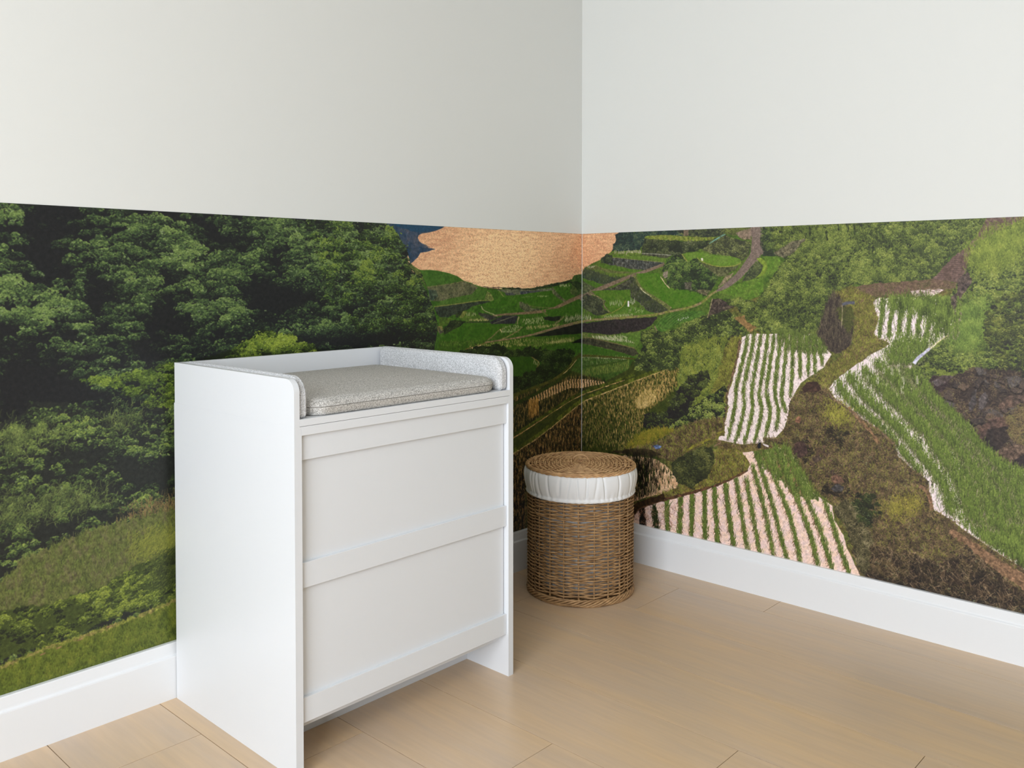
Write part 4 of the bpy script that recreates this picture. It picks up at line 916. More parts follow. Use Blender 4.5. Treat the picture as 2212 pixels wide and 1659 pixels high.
    stroke('r1', [(1260, 1345), (1290, 1300), (1340, 1260), (1400, 1210)], (9, 5), (206, 202, 218), (180, 178, 200)); stroke('r1', [(1400, 1210), (1550, 1100)], 1.8, (206, 196, 140))
    # ------------------------------------------------------------ the middle paddy
    m = poly('r2', [(490, 235), (560, 200), (900, 195), (1240, 200), (1345, 330), (1425, 410), (1350, 540), (1110, 705), (1005, 880), (985, 1050), (930, 1185), (850, 1275), (700, 1335), (480, 1345), (245, 1295), (330, 1085), (352, 960), (340, 850), (400, 680), (470, 340)], 0.4)
    fill(m, (236, 216, 212), (242, 224, 218), 0.03)
    sh = poly('r2', [(850, 205), (1240, 205), (1345, 330), (1400, 405), (1200, 420), (1000, 380), (880, 300)], 2); grass(sh, 1500, 13, ((58, 74, 34), (84, 104, 48), (104, 122, 58)), -PI / 2, 0.1)
    rows = [[(560, 190), (540, 330), (480, 580), (430, 780), (430, 900), (400, 1080), (350, 1290)], [(625, 190), (592, 400), (540, 620), (510, 800), (520, 930), (500, 1080), (430, 1320)], [(700, 200), (662, 400), (620, 640), (590, 800), (610, 950), (590, 1100), (520, 1330)],
            [(770, 190), (742, 400), (700, 650), (670, 830), (705, 980), (682, 1120), (620, 1330)], [(830, 210), (802, 420), (770, 640), (742, 830), (795, 980), (775, 1130), (735, 1270)], [(892, 200), (880, 420), (845, 650), (832, 850), (885, 1000), (850, 1200)],
            [(960, 210), (950, 420), (930, 640), (900, 850), (945, 1000)], [(1030, 210), (1022, 450), (1012, 680), (1000, 850)], [(1092, 210), (1100, 450), (1102, 650)], [(1160, 220), (1190, 460), (1182, 620)], [(1230, 230), (1252, 470), (1252, 600)], [(1300, 300), (1332, 520)]]
    for r in rows:
        n = 130 * (r[-1][1] - r[0][1]) / 200
        rice_row('r2', r, 6.4, n * 0.85, 10, RICE, 0.16, True, (128, 114, 92))
    m = poly('r2', [(380, 235), (500, 215), (490, 240), (470, 340), (400, 680), (338, 850), (352, 970), (320, 1090), (245, 1295), (150, 1340), (0, 1420), (-40, 1150), (120, 900), (230, 640), (300, 380)], 1.0)
    fill(m, (116, 122, 50), (118, 108, 54), 0.18); tangle(m, 500, 6, BR); grass(m, 3000, 6, OL, -PI / 2, 0.6)
    stroke('r2', [(480, 260), (455, 400), (400, 640), (330, 830), (340, 960), (290, 1130)], 4.5, (116, 92, 72), (92, 78, 54), 0.2, 0.8)
    m = poly('r2', [(-130, 330), (0, 300), (240, 230), (370, 240), (300, 380), (230, 640), (120, 900), (-60, 1120), (-200, 900), (-150, 600)], 2.0)
    foliage(m, FR, 4.2, 14, 2.8, blobs(m, [(1510, 850, 16, 20, -0.3), (1550, 760, 20, 30, 0.2), (1530, 870, 25, 20, 0.15), (1500, 770, 20, 15, -0.1)], 0.16), 0.7, 0.85, 18, True, (84, 100, 46))
    grass(m, 1600, 8, ((92, 112, 44), (124, 136, 56), (146, 150, 66)), -PI / 2, 0.6)
    # bushes and brown hollow left of it
    m = poly('c7', [(1640, 720), (1700, 560), (1820, 420), (1900, 330), (2050, 280), (2100, 380), (1950, 560), (1880, 690), (1700, 860), (1600, 900), (1440, 890), (1380, 880), (1410, 740)], 1.5)
    foliage(m, ((38, 36, 34), (52, 62, 36), (78, 92, 44), (106, 122, 54)), 4.5, 16, 2.8, blobs(m, [(1500, 830, 14, 30, -0.35), (1440, 880, 20, 14, 0.05), (1460, 900, 30, 14, -0.25)], -0.02), 0.7, 0.9, 18)
    m = poly('c7', [(1600, 900), (1700, 840), (1880, 690), (2060, 560), (2240, 440), (2240, 860), (2000, 800), (1800, 860), (1740, 900)], 2.0); foliage(m, FR, 4.5, 15, 2.4, blobs(m, [(1530, 880, 30, 20, 0.25)], 0.12), 0.7, 0.9, 16)
    m = poly('c7', [(1240, 1060), (1380, 950), (1500, 900), (1720, 890), (1700, 920), (1560, 1010), (1450, 1075), (1180, 1120)], 2.0); fill(m, (112, 112, 34), (128, 106, 40), 0.2); grass(m, 900, 8, ((84, 88, 28), (134, 126, 42), (156, 128, 54)), -PI / 2, 0.5)
    m = poly('c7', [(1050, 1135), (1150, 1120), (1400, 1085), (1600, 1010), (1750, 890), (2000, 800), (2240, 780), (2240, 960), (2100, 1000), (1950, 1100), (1700, 1240), (1620, 1210), (1500, 1185), (1250, 1165)], 1.2); fill(m, (74, 62, 44), (94, 86, 48), 0.25); tangle(m, 1500, 7, BR); grass(m, 700, 6, OL, -PI / 2, 0.6)
    fill(poly('c7', [(1040, 1135), (1300, 1100), (1480, 1110), (1600, 1170), (1480, 1180), (1250, 1160)], 1.0), (36, 28, 18), (58, 48, 30), 0.3, None, 1, 1, 0.8)
    fill(poly('c7', [(1490, 1075), (1540, 1058), (1580, 1080), (1570, 1105), (1530, 1110)], 0.6), (108, 124, 158), (74, 90, 130), 0.3)
    stroke('c7', [(1840, 1120), (1950, 1060), (2100, 990), (2240, 920)], 6, (132, 128, 46), (112, 96, 60), 0.2, 1.0)
    # small dark pond by the basket
    m = poly('c7', [(1180, 1165), (1290, 1180), (1480, 1190), (1560, 1225), (1640, 1280), (1700, 1345), (1765, 1450), (1745, 1520), (1500, 1595), (1250, 1660), (1150, 1660)], 0.8); fill(m, (222, 186, 148), (206, 164, 124), 0.06)
    stripes(m, 760, 12, ((10, 8, 6), (22, 20, 10), (40, 40, 18)), 1.2, 0.02, blobs(m, [(1385, 1030, 24, 60, 1.0), (1425, 1030, 18, 24, 0.22)], 0.0)); grass(m, 110, 12, ((44, 58, 20), (70, 96, 34)), -PI / 2, 0.15)
    # ------------------------------------------------------------ mound of dry grass down the middle
    m = poly('r3', [(190, 120), (230, 60), (300, -10), (500, -20), (560, 80), (680, 160), (780, 250), (960, 350), (1092, 470), (1120, 580), (1250, 700), (1382, 800), (1385, 870), (1420, 1040), (1570, 1130), (1700, 1230), (1850, 1330), (2000, 1430), (2230, 1570), (6000, 4800), (6000, 6000), (2230, 2100), (900, 1800), (760, 1560), (700, 1260), (570, 1020), (400, 850), (230, 600), (130, 480), (0, 500), (-40, 430), (110, 420), (150, 330)], 1.0)
    fill(m, (92, 78, 56), (104, 96, 52), 0.22); mound = m
    foliage(m, ((44, 38, 30), (72, 62, 44), (102, 90, 60), (126, 118, 66)), 4.4, 16, 2.4, blobs(m, [(1800, 900, 50, 30, 0.25), (1780, 960, 40, 20, -0.25), (1760, 870, 40, 15, 0.0), (1740, 970, 20, 16, -0.5), (1790, 1010, 30, 14, 0.05), (1870, 1010, 50, 30, 0.2), (1800, 1045, 24, 14, -0.4), (1860, 1090, 24, 40, -0.4), (1950, 1100, 50, 25, 0.3), (1830, 1130, 30, 30, -0.3), (1920, 1180, 60, 30, 0.05), (1880, 1230, 50, 30, -0.4)], 0.0), 0.8, 0.8, 14, False)
    rocks(feather(poly('r3', [(200, 430), (420, 380), (560, 500), (640, 700), (700, 880), (560, 900), (380, 700)], 3), 8), 16, 9, [(84, 66, 56), (104, 82, 66), (70, 58, 52)])
    tangle(m, 6500, 9, BR); grass(m, 2200, 8, OL, -PI / 2, 0.7)
    for pts in ([(460, 330), (600, 300), (720, 380), (780, 420), (640, 500), (520, 470)], [(200, 440), (330, 420), (400, 520), (360, 620), (250, 610)], [(460, 850), (600, 800), (700, 880), (640, 940), (520, 920)], [(640, 1240), (820, 1180), (900, 1300), (880, 1420), (760, 1400)]):
        dp = poly('r3', pts, 4); foliage(dp, ((34, 30, 26), (52, 46, 34), (78, 70, 46)), 4.4, 13, 2.0, None, 0.8, 0.9, 14, False)
    tangle(m, 1500, 8, BR)
    gr = poly('r3', [(450, 200), (560, 110), (700, 200), (760, 280), (640, 330), (520, 300)], 2); grass(gr, 420, 9, ((104, 104, 40), (144, 142, 56), (164, 158, 70)), -PI / 2, 0.6, soft=22)
    gr = poly('r3', [(1000, 1080), (1100, 970), (1300, 930), (1350, 1000), (1200, 1080), (1050, 1160)], 2); grass(gr, 520, 10, ((104, 98, 42), (140, 132, 56), (164, 150, 72)), -PI / 2, 0.7, soft=22)
    ds = poly('r3', [(720, 960), (800, 880), (930, 900), (960, 1020), (930, 1180), (820, 1200), (740, 1100)], 3); foliage(ds, ((30, 32, 26), (46, 58, 32), (70, 86, 42)), 5, 14, 2.6, None, 0.8, 1, 16, False)
    ds = poly('r3', [(560, 1020), (700, 960), (760, 1120), (900, 1300), (900, 1660), (780, 1560), (700, 1260)], 3); fill(ds, (52, 48, 34), (68, 66, 40), 0.3); tangle(ds, 900, 9, ((62, 58, 38), (108, 100, 68), (150, 136, 104)))
    for pts, c, c2 in (([(210, 520), (230, 470), (290, 450), (330, 490), (340, 560), (290, 600), (230, 590)], (66, 50, 46), (84, 64, 56)), ([(290, -10), (330, -60), (420, -60), (460, 10), (400, 30), (310, 30)], (58, 42, 36), (74, 54, 44)), ([(230, 270), (260, 240), (285, 260), (270, 295), (235, 292)], (138, 98, 76), None),
                       ([(540, 770), (580, 740), (640, 760), (660, 810), (580, 820)], (120, 90, 72), (92, 70, 58)), ([(540, 860), (600, 820), (660, 850), (640, 890), (570, 890)], (56, 54, 56), (74, 70, 68)), ([(380, 600), (440, 585), (470, 610), (400, 640)], (80, 66, 56), None)):
        fill(poly('r3', pts, 1.0), c, c2, 0.22)
    # worn path along the crest
    stroke('r3', [(690, 165), (800, 270), (900, 390), (960, 470)], 7, (146, 112, 84), (118, 92, 64), 0.2, 1.2)
    stroke('r3', [(500, 0), (560, 85), (680, 165), (790, 255), (960, 355), (1085, 475)], 3.5, (126, 104, 82), (104, 88, 60), 0.2, 0.8)
    stroke('r3', [(1310, 840), (1370, 880), (1405, 960), (1420, 1050)], 8, (140, 106, 82), (122, 96, 70), 0.2, 0.8)
    stroke('r5', [(930, 540), (1060, 620), (1200, 730), (1350, 840), (1530, 950), (1700, 1070)], (12, 34), (140, 108, 82), (116, 90, 66), 0.2, 1.5)
    dk = poly('r5', [(300, 640), (430, 720), (560, 700), (700, 760), (860, 800), (1000, 740), (1160, 740), (1250, 820), (1400, 960), (1530, 1060), (1900, 1300), (1900, 1500), (1519, 1400), (200, 1000), (300, 820)], 3.0); fill(dk, (52, 42, 34), (68, 54, 40), 0.3)
    foliage(dk, ((30, 26, 24), (50, 42, 32), (76, 66, 42), (108, 90, 62)), 5, 18, 2.2, blobs(dk, [(1930, 1230, 40, 14, 0.1), (2050, 1250, 60, 24, -0.35), (2120, 1240, 30, 30, 0.1), (1880, 1220, 40, 20, 0.2), (2180, 1300, 30, 20, -0.1)], -0.05), 0.8, 0.9, 14, False); tangle(dk, 700, 12, ((70, 58, 44), (120, 100, 76), (160, 136, 106)))

    # ------------------------------------------------------------ bottom paddy beside the basket
    m = poly('r4', [(1090, 268), (1105, 235), (1035, 140), (1130, 135), (1300, 100), (1440, 120), (1500, 220), (1545, 330), (1660, 500), (1810, 600), (1825, 720), (1905, 850), (1935, 960), (1992, 1080), (2060, 1230), (2060, 1300), (100, 900), (100, 700), (170, 612), (500, 525), (880, 412), (1090, 305)], 0.5)
    fill(m, (242, 208, 186), (236, 206, 198), 0.03)
    m2 = poly('r4', [(1120, 120), (1430, 110), (1500, 220), (1545, 330), (1660, 500), (1700, 570), (1500, 520), (1300, 330), (1160, 230)], 3); fill(m2, (96, 120, 56), (170, 160, 120), 0.2, N_small); grass(m2, 1500, 16, RICE, -PI / 2, 0.25)
    for pts, w, n in (([(1330, 120), (1400, 330), (1520, 560), (1640, 900), (1690, 1130)], 11, 760), ([(1420, 120), (1520, 400), (1620, 600), (1720, 850), (1810, 1150)], 11, 760), ([(1200, 90), (1310, 350), (1450, 680), (1540, 1090)], 10, 760), ([(1740, 560), (1820, 780), (1890, 1010), (1960, 1200)], 10, 480),
                      ([(1150, 120), (1220, 350), (1330, 700), (1420, 1070), (1440, 1090)], 10, 700), ([(1130, 260), (1230, 620), (1310, 1040)], 10, 560), ([(1075, 380), (1140, 740), (1190, 1010)], 10, 460), ([(985, 370), (1040, 700), (1090, 990)], 10, 460), ([(890, 370), (930, 700), (970, 950)], 10, 440),
                      ([(800, 400), (815, 700), (835, 920)], 10, 400), ([(718, 430), (725, 890)], 10, 360), ([(615, 440), (608, 870)], 10, 340), ([(515, 470), (508, 850)], 10, 310), ([(402, 540), (402, 830)], 10, 240)):
        rice_row('r4', pts, w * 0.72, n * 0.85, 13, RICE, 0.2, True, (112, 84, 62))
    rice_row('r4', [(285, 605), (312, 800)], 9, 150, 15, ((20, 24, 12), (34, 48, 18), (50, 76, 28)), 0.2, True, (80, 50, 36)); rice_row('r4', [(188, 620), (196, 780)], 8, 150, 15, ((10, 8, 6), (24, 18, 12), (40, 30, 16)), 0.12, True, (60, 34, 26))
    tangle(poly('r4', [(140, 640), (500, 560), (500, 820), (120, 740)], 1), 90, 7, ((150, 104, 82), (196, 148, 122)))
    m = poly('r4', [(100, 700), (115, 600), (300, 525), (480, 450), (700, 350), (830, 115), (900, 90), (1000, 105), (1045, 150), (1105, 250), (1090, 290), (880, 395), (500, 512), (170, 600)], 1.0)
    fill(m, (118, 102, 46), (128, 118, 52), 0.2); tangle(m, 900, 7, BR); grass(m, 900, 7, OL, -PI / 2, 0.6)
    stroke('r4', [(95, 720), (120, 650), (170, 612), (330, 560), (500, 520), (700, 465), (880, 408), (1090, 300)], (8, 4), (112, 78, 54), (70, 50, 36), 0.2, 0.6)
    stroke('r4', [(95, 660), (140, 600), (260, 560), (380, 525)], 13, (40, 26, 16), (62, 44, 24), 0.25, 1.0)
    m = poly('c7', [(1690, 1260), (1780, 1180), (1900, 1120), (2040, 1075), (2110, 1085), (2135, 1200), (2080, 1330), (2050, 1400), (1880, 1512), (1760, 1455), (1700, 1345)], 1.5); foliage(m, ((34, 36, 28), (52, 58, 34), (78, 84, 44), (108, 108, 58)), 4.0, 12, 3.6, blobs(m, [(1520, 985, 20, 14, 0.05)], 0.02), 0.8, 0.9, 16, True, (48, 52, 32))
    m = poly('r4', [(820, 60), (1000, 90), (1160, 70), (1300, 80), (1300, 110), (1120, 140), (1030, 140), (980, 110), (830, 115)], 1.0); fill(m, (92, 78, 46), (112, 104, 50), 0.2); tangle(m, 200, 7, BR)
    fill(poly('r4', [(1170, 90), (1185, 60), (1200, 65), (1195, 110), (1175, 110)], 0.4), (26, 26, 30), None, 0.1); fill(poly('r4', [(1215, 65), (1270, 90), (1265, 103), (1215, 85)], 0.4), (226, 214, 212), None, 0.05)
    stroke('r4', [(820, 35), (870, 60), (800, 95)], 3, (136, 110, 84))

    # the print is a little muted in the greens
    ex = np.clip(C[..., 1] - np.maximum(C[..., 0], C[..., 2]), 0, 1)
    C[..., 1] -= 0.22 * ex
    C[..., 0] += 0.16 * ex
    iy, ix = np.mgrid[0:H, 0:W]
    C *= (1 + 0.07 * samp(N_fine, ix, iy, 1.0, 0.6) + 0.05 * samp(N_small, ix, iy))[..., None]
    # soften very slightly, as a print does
    k = np.array([0.2, 0.6, 0.2], np.float32)
    for ax in (0, 1):
        C[:] = k[0] * np.roll(C, 1, ax) + k[1] * C + k[2] * np.roll(C, -1, ax)
    return np.clip(C, 0, 1)
# ================================================================ materials
M = {}
m = M['wall'] = new_mat('wall_paint', (0.70, 0.705, 0.67, 1), 0.75, 0.3)
M['ceiling'] = new_mat('ceiling_paint', (0.70, 0.70, 0.69, 1), 0.85, 0.2)
M['wall_far'] = new_mat('bounce_cut_wall', (0.30, 0.31, 0.33, 1), 0.8, 0.2)  # unseen walls, toned dark to cut the bounced light
m = M['trim'] = new_mat('satin_white_trim', (0.80, 0.81, 0.815, 1), 0.35, 0.45)
m = M['white'] = new_mat('white_lacquered_board', (0.735, 0.75, 0.765, 1), 0.38, 0.45)
M['gap'] = new_mat('dark_joint', (0.03, 0.022, 0.018, 1), 0.9, 0.1)

# floor boards: warm beige wood-look planks with soft smears along the board
m = M['plank'] = new_mat('beige_plank', rgb(190, 160, 128), 0.30, 0.55)
mp, nz, rp = noise_colour(m, 1.0, rgb(206, 183, 159), rgb(221, 189, 149), 0.3, 0.68, 6.0, (7.0, 1.3, 1.0), 'Object', 0.62)
oi = node(m, 'ShaderNodeObjectInfo')
add = node(m, 'ShaderNodeVectorMath', operation='ADD')
sc = node(m, 'ShaderNodeVectorMath', operation='SCALE')
sc.inputs['Scale'].default_value = 37.0
cmb = node(m, 'ShaderNodeCombineXYZ')
link(m, oi, 'Random', cmb, 'X'); link(m, oi, 'Random', cmb, 'Y')
link(m, cmb, 'Vector', sc, 0)
link(m, mp, 'Vector', add, 0); link(m, sc, 'Vector', add, 1)
link(m, add, 'Vector', nz, 'Vector')
# fine streaks over it
mp2 = node(m, 'ShaderNodeMapping'); mp2.inputs['Scale'].default_value = (60.0, 4.0, 1.0)
tc2 = node(m, 'ShaderNodeTexCoord')
n2 = node(m, 'ShaderNodeTexNoise', Scale=1.0, Detail=5.0, Roughness=0.6)
r2 = node(m, 'ShaderNodeValToRGB')
r2.color_ramp.elements[0].position, r2.color_ramp.elements[0].color = 0.3, (0.90, 0.90, 0.91, 1)
r2.color_ramp.elements[1].position, r2.color_ramp.elements[1].color = 0.7, (1.0, 1.0, 1.0, 1)
mx = node(m, 'ShaderNodeMix', data_type='RGBA', blend_type='MULTIPLY')
mx.inputs['Factor'].default_value = 1.0
link(m, tc2, 'Object', mp2, 'Vector'); link(m, mp2, 'Vector', n2, 'Vector'); link(m, n2, 'Fac', r2, 'Fac')
m.node_tree.links.new(rp.outputs['Color'], mx.inputs[6])
m.node_tree.links.new(r2.outputs['Color'], mx.inputs[7])
m.node_tree.links.new(mx.outputs[2], bsdf(m).inputs['Base Color'])

# heather grey felt
def felt(name, lo, hi):
    m = new_mat(name, lo, 0.95, 0.1)
    tc = node(m, 'ShaderNodeTexCoord')
    n1 = node(m, 'ShaderNodeTexNoise', Scale=620.0, Detail=2.0, Roughness=0.7)
    n2 = node(m, 'ShaderNodeTexNoise', Scale=300.0, Detail=2.0, Roughness=0.6)
    ad = node(m, 'ShaderNodeMath', operation='MULTIPLY_ADD')
    ad.inputs[1].default_value = 0.5
    mu = node(m, 'ShaderNodeMath', operation='MULTIPLY'); mu.inputs[1].default_value = 0.5
    rp = node(m, 'ShaderNodeValToRGB')
    rp.color_ramp.elements[0].position, rp.color_ramp.elements[0].color = 0.37, lo
    rp.color_ramp.elements[1].position, rp.color_ramp.elements[1].color = 0.63, hi
    link(m, tc, 'Object', n1, 'Vector'); link(m, tc, 'Object', n2, 'Vector')
    link(m, n2, 'Fac', mu, 0); link(m, n1, 'Fac', ad, 0); link(m, mu, 'Value', ad, 2)
    link(m, ad, 'Value', rp, 'Fac'); link(m, rp, 'Color', bsdf(m), 'Base Color')
    bp = node(m, 'ShaderNodeBump', Strength=0.5, Distance=0.0012)
    link(m, ad, 'Value', bp, 'Height'); link(m, bp, 'Normal', bsdf(m), 'Normal')
    return m
M['felt'] = felt('heather_grey_felt', rgb(126, 123, 117), rgb(224, 221, 215))
M['felt_light'] = felt('pale_grey_felt', rgb(158, 159, 159), rgb(232, 232, 233))
M['seam'] = new_mat('grey_seam_thread', rgb(136, 132, 124), 0.9, 0.1)

def wicker(name, c0, c1):
    m = new_mat(name, c0, 0.55, 0.35)
    noise_colour(m, 38.0, c0, c1, 0.35, 0.65, 3.0, (1, 1, 2.5))
    return m
M['wicker'] = wicker('brown_willow', rgb(136, 104, 70), rgb(182, 145, 101))
M['lid_backing'] = wicker('dark_lid_backing', rgb(70, 48, 32), rgb(98, 70, 46))  # dark backing under the lid weave, so its gaps read dark
M['wicker_lid'] = wicker('tan_willow', rgb(170, 130, 90), rgb(216, 175, 126))
m = M['cloth'] = new_mat('white_cotton', (0.80, 0.80, 0.79, 1), 0.9, 0.15)
noise_bump(m, 900.0, 0.1, 0.0006)
m = M['glass'] = bpy.data.materials.new('window_glass')
m.use_nodes = True
nt = m.node_tree
nt.nodes.remove(nt.nodes['Principled BSDF'])
tr = node(m, 'ShaderNodeBsdfTransparent'); gl = node(m, 'ShaderNodeBsdfGlossy', Roughness=0.02)
ms = node(m, 'ShaderNodeMixShader', Fac=0.06)
link(m, tr, 'BSDF', ms, 1); link(m, gl, 'BSDF', ms, 2)
link(m, ms, 'Shader', nt.nodes['Material Output'], 'Surface')

# ================================================================ the room
def struct(o): return tag(o, kind='structure')
WT = 0.12
fl = struct(box('floor', ROOM_X - WT, WT, ROOM_Y - WT, WT, -0.10, -0.012, M['gap'], None, 0.0))
fl['label'] = 'beige wood-look plank floor'
# planks run along y, beside the right wall; 0.294 m wide, 1.79 m long
edges = [-0.0] + [-0.1575 - 0.294 * k for k in range(0, 20)]
joints = [-0.947, -0.60, -2.03, -1.679, -1.3256, -0.961, -0.561, -2.05, -1.69, -1.33, -0.96, -0.60, -2.03, -1.69, -1.33, -0.97, -0.61, -2.05, -1.68, -1.32]
plank_cache = {}
def plank(x0, x1, y0, y1):
    key = (round(x1 - x0, 4), round(y1 - y0, 4))
    g = 0.0010
    if key not in plank_cache:
        bm = bmesh.new()
        w, l = (x1 - x0) / 2 - g, (y1 - y0) / 2 - g
        add_box(bm, -w, w, -l, l, -0.012, 0.0, 0.0, 1)
        me = bpy.data.meshes.new('plank'); bm.to_mesh(me); bm.free()
        me.materials.append(M['plank'])
        plank_cache[key] = me
    o = bpy.data.objects.new('plank', plank_cache[key])
    col.objects.link(o)
    o.location = ((x0 + x1) / 2, (y0 + y1) / 2, 0)
    o.parent = fl
for k in range(len(edges) - 1):
    xa, xb = max(edges[k + 1], ROOM_X), edges[k]
    if xb <= ROOM_X: break
    ys = [0.0]
    y = joints[k]
    while y + 1.79 < -0.05: y += 1.79
    while y > ROOM_Y + 0.05:
        ys.append(y); y -= 1.79
    ys.append(ROOM_Y)
    for i in range(len(ys) - 1):
        plank(xa, xb, ys[i + 1], ys[i])

struct(box('wall_left', ROOM_X - WT, WT, 0.0, WT, -0.1, ROOM_Z, M['wall'], None, 0.0))
struct(box('wall_right', 0.0, WT, ROOM_Y - WT, 0.0, -0.1, ROOM_Z, M['wall'], None, 0.0))
struct(box('ceiling', ROOM_X - WT, WT, ROOM_Y - WT, WT, ROOM_Z, ROOM_Z + 0.1, M['ceiling'], None, 0.0))

def wall_with_window(name, axis, pos, span, win):
    """four blocks round the opening, one mesh; axis 'x': wall plane at x = pos running along y"""
    bm = bmesh.new()
    s0, s1 = span; w0, w1, z0, z1 = win
    for a, b, c, d in ((s0, w0, -0.1, ROOM_Z), (w1, s1, -0.1, ROOM_Z), (w0, w1, -0.1, z0), (w0, w1, z1, ROOM_Z)):
        if axis == 'x': add_box(bm, pos - WT, pos, a, b, c, d)
        else: add_box(bm, a, b, pos - WT, pos, c, d)
    return struct(bm_obj(name, bm, M['wall_far']))
wall_with_window('wall_side', 'x', ROOM_X, (ROOM_Y - WT, 0.0), WIN_SIDE)
struct(box('wall_back', ROOM_X, 0.0, ROOM_Y - WT, ROOM_Y, -0.1, ROOM_Z, M['wall_far'], None, 0.0))

def window(name, axis, pos, win, label):
    w0, w1, z0, z1 = win
    def bx(bm, a, b, c, d, t0, t1, bev=0.003):
        if axis == 'x': add_box(bm, pos - t1, pos - t0, a, b, c, d, bev)
        else: add_box(bm, a, b, pos - t1, pos - t0, c, d, bev)
    root = struct(empty(name, (pos, (w0 + w1) / 2, z0) if axis == 'x' else ((w0 + w1) / 2, pos, z0)))
    root['label'] = label
    def add(nm, bm, mat):
        o = bm_obj(nm, bm, mat)
        o.parent = root
        o.matrix_parent_inverse = Matrix.Translation(root.location).inverted()
    f = 0.055
    bm = bmesh.new()
    bx(bm, w0, w1, z0, z0 + f, 0.03, 0.09); bx(bm, w0, w1, z1 - f, z1, 0.03, 0.09)
    bx(bm, w0, w0 + f, z0 + f, z1 - f, 0.03, 0.09); bx(bm, w1 - f, w1, z0 + f, z1 - f, 0.03, 0.09)
    add('window_frame', bm, M['trim'])
    mid = (w0 + w1) / 2
    bm = bmesh.new(); bx(bm, mid - 0.03, mid + 0.03, z0 + f, z1 - f, 0.035, 0.085); add('mullion', bm, M['trim'])
    for a, b in ((w0 + f, mid - 0.03), (mid + 0.03, w1 - f)):
        bm = bmesh.new(); bx(bm, a, b, z0 + f, z1 - f, 0.057, 0.062, 0.0); add('pane', bm, M['glass'])
    bm = bmesh.new()
    bx(bm, w0 - 0.04, w1 + 0.04, z0 - 0.03, z0, -0.06, 0.03); add('window_sill', bm, M['trim'])
window('window_1', 'x', ROOM_X, WIN_SIDE, 'white framed two-pane window in the side wall')
# added fill light: unseen square ceiling lamp above and behind the camera
lx, ly = FILL_LAMP_AT
lamp = empty('ceiling_fill_lamp', (lx, ly, ROOM_Z), 'square white ceiling lamp added as fill light', 'lamp')
M['diffuser'] = new_mat('fill_lamp_glow', (0.9, 0.9, 0.9, 1), 0.6, 0.2)
bsdf(M['diffuser']).inputs['Emission Color'].default_value = (1.0, 0.985, 0.95, 1)
bsdf(M['diffuser']).inputs['Emission Strength'].default_value = FILL_LAMP_STRENGTH
h = FILL_LAMP_SIZE / 2
def lamp_part(o):
    o.parent = lamp
    o.matrix_parent_inverse = Matrix.Translation(lamp.location).inverted()
bm = bmesh.new()
for a, b, c, d in ((-h - 0.03, h + 0.03, -h - 0.03, -h), (-h - 0.03, h + 0.03, h, h + 0.03), (-h - 0.03, -h, -h, h), (h, h + 0.03, -h, h)):
    add_box(bm, lx + a, lx + b, ly + c, ly + d, ROOM_Z - 0.05, ROOM_Z)
lamp_part(bm_obj('fill_lamp_frame', bm, M['trim']))
lamp_part(mesh_obj('fill_lamp_diffuser', [(lx - h, ly - h, ROOM_Z - 0.04), (lx - h, ly + h, ROOM_Z - 0.04), (lx + h, ly + h, ROOM_Z - 0.04), (lx + h, ly - h, ROOM_Z - 0.04)], [(0, 1, 2, 3)], M['diffuser']))

# baseboards: flat face, soft groove, sloping cap
BB = [(0.0, 0.0), (0.023, 0.0), (0.023, 0.1175), (0.0222, 0.1205), (0.0195, 0.1225), (0.0175, 0.1245), (0.0168, 0.1275),
      (0.0165, 0.1325), (0.0140, 0.1535), (0.0125, 0.1560), (0.0100, 0.1565), (0.0, 0.1565)]
def baseboard(name, fn, a0, a1, mit0, mit1):
    """fn(along, depth, z) -> point; ends mitred by +-depth"""
    v, f = [], []
    n = len(BB)
    for d, z in BB: v.append(fn(a0 + mit0 * d, d, z))
    for d, z in BB: v.append(fn(a1 + mit1 * d, d, z))
    for i in range(n):
        j = (i + 1) % n
        f.append((i, j, n + j, n + i))
    f.append(tuple(reversed(range(n)))); f.append(tuple(range(n, 2 * n)))
    bm = bmesh.new()
    bv = [bm.verts.new(p) for p in v]
    for q in f: bm.faces.new([bv[i] for i in q])
    o = bm_obj(name, bm, M['trim'])
    return struct(o)
baseboard('baseboard_left', lambda a, d, z: (a, -d, z), ROOM_X, 0.0, 1, -1)
baseboard('baseboard_right', lambda a, d, z: (-d, a, z), ROOM_Y, 0.0, 1, -1)
baseboard('baseboard_side', lambda a, d, z: (ROOM_X + d, a, z), ROOM_Y, 0.0, 1, -1)
baseboard('baseboard_back', lambda a, d, z: (a, ROOM_Y + d, z), ROOM_X, 0.0, 1, -1)

# ================================================================ the photo mural: printed paper on both walls
ZM0, ZM1 = 0.155, 1.3751
canvas = paint_mural()                                   # (h, w, 3) in display colour, row 0 at the top
hh, ww = canvas.shape[:2]
img = bpy.data.images.new('rice_terrace_print', ww, hh, alpha=False)
px = np.ones((hh, ww, 4), np.float32)
px[..., :3] = canvas[::-1]
img.pixels.foreach_set(px.ravel())
img.update()
img.pack()
m = M['mural'] = new_mat('satin_mural_print', (0.5, 0.5, 0.5, 1), 0.5, 0.35)
ti = node(m, 'ShaderNodeTexImage', extension='MIRROR')
ti.image = img
link(m, ti, 'Color', bsdf(m), 'Base Color')

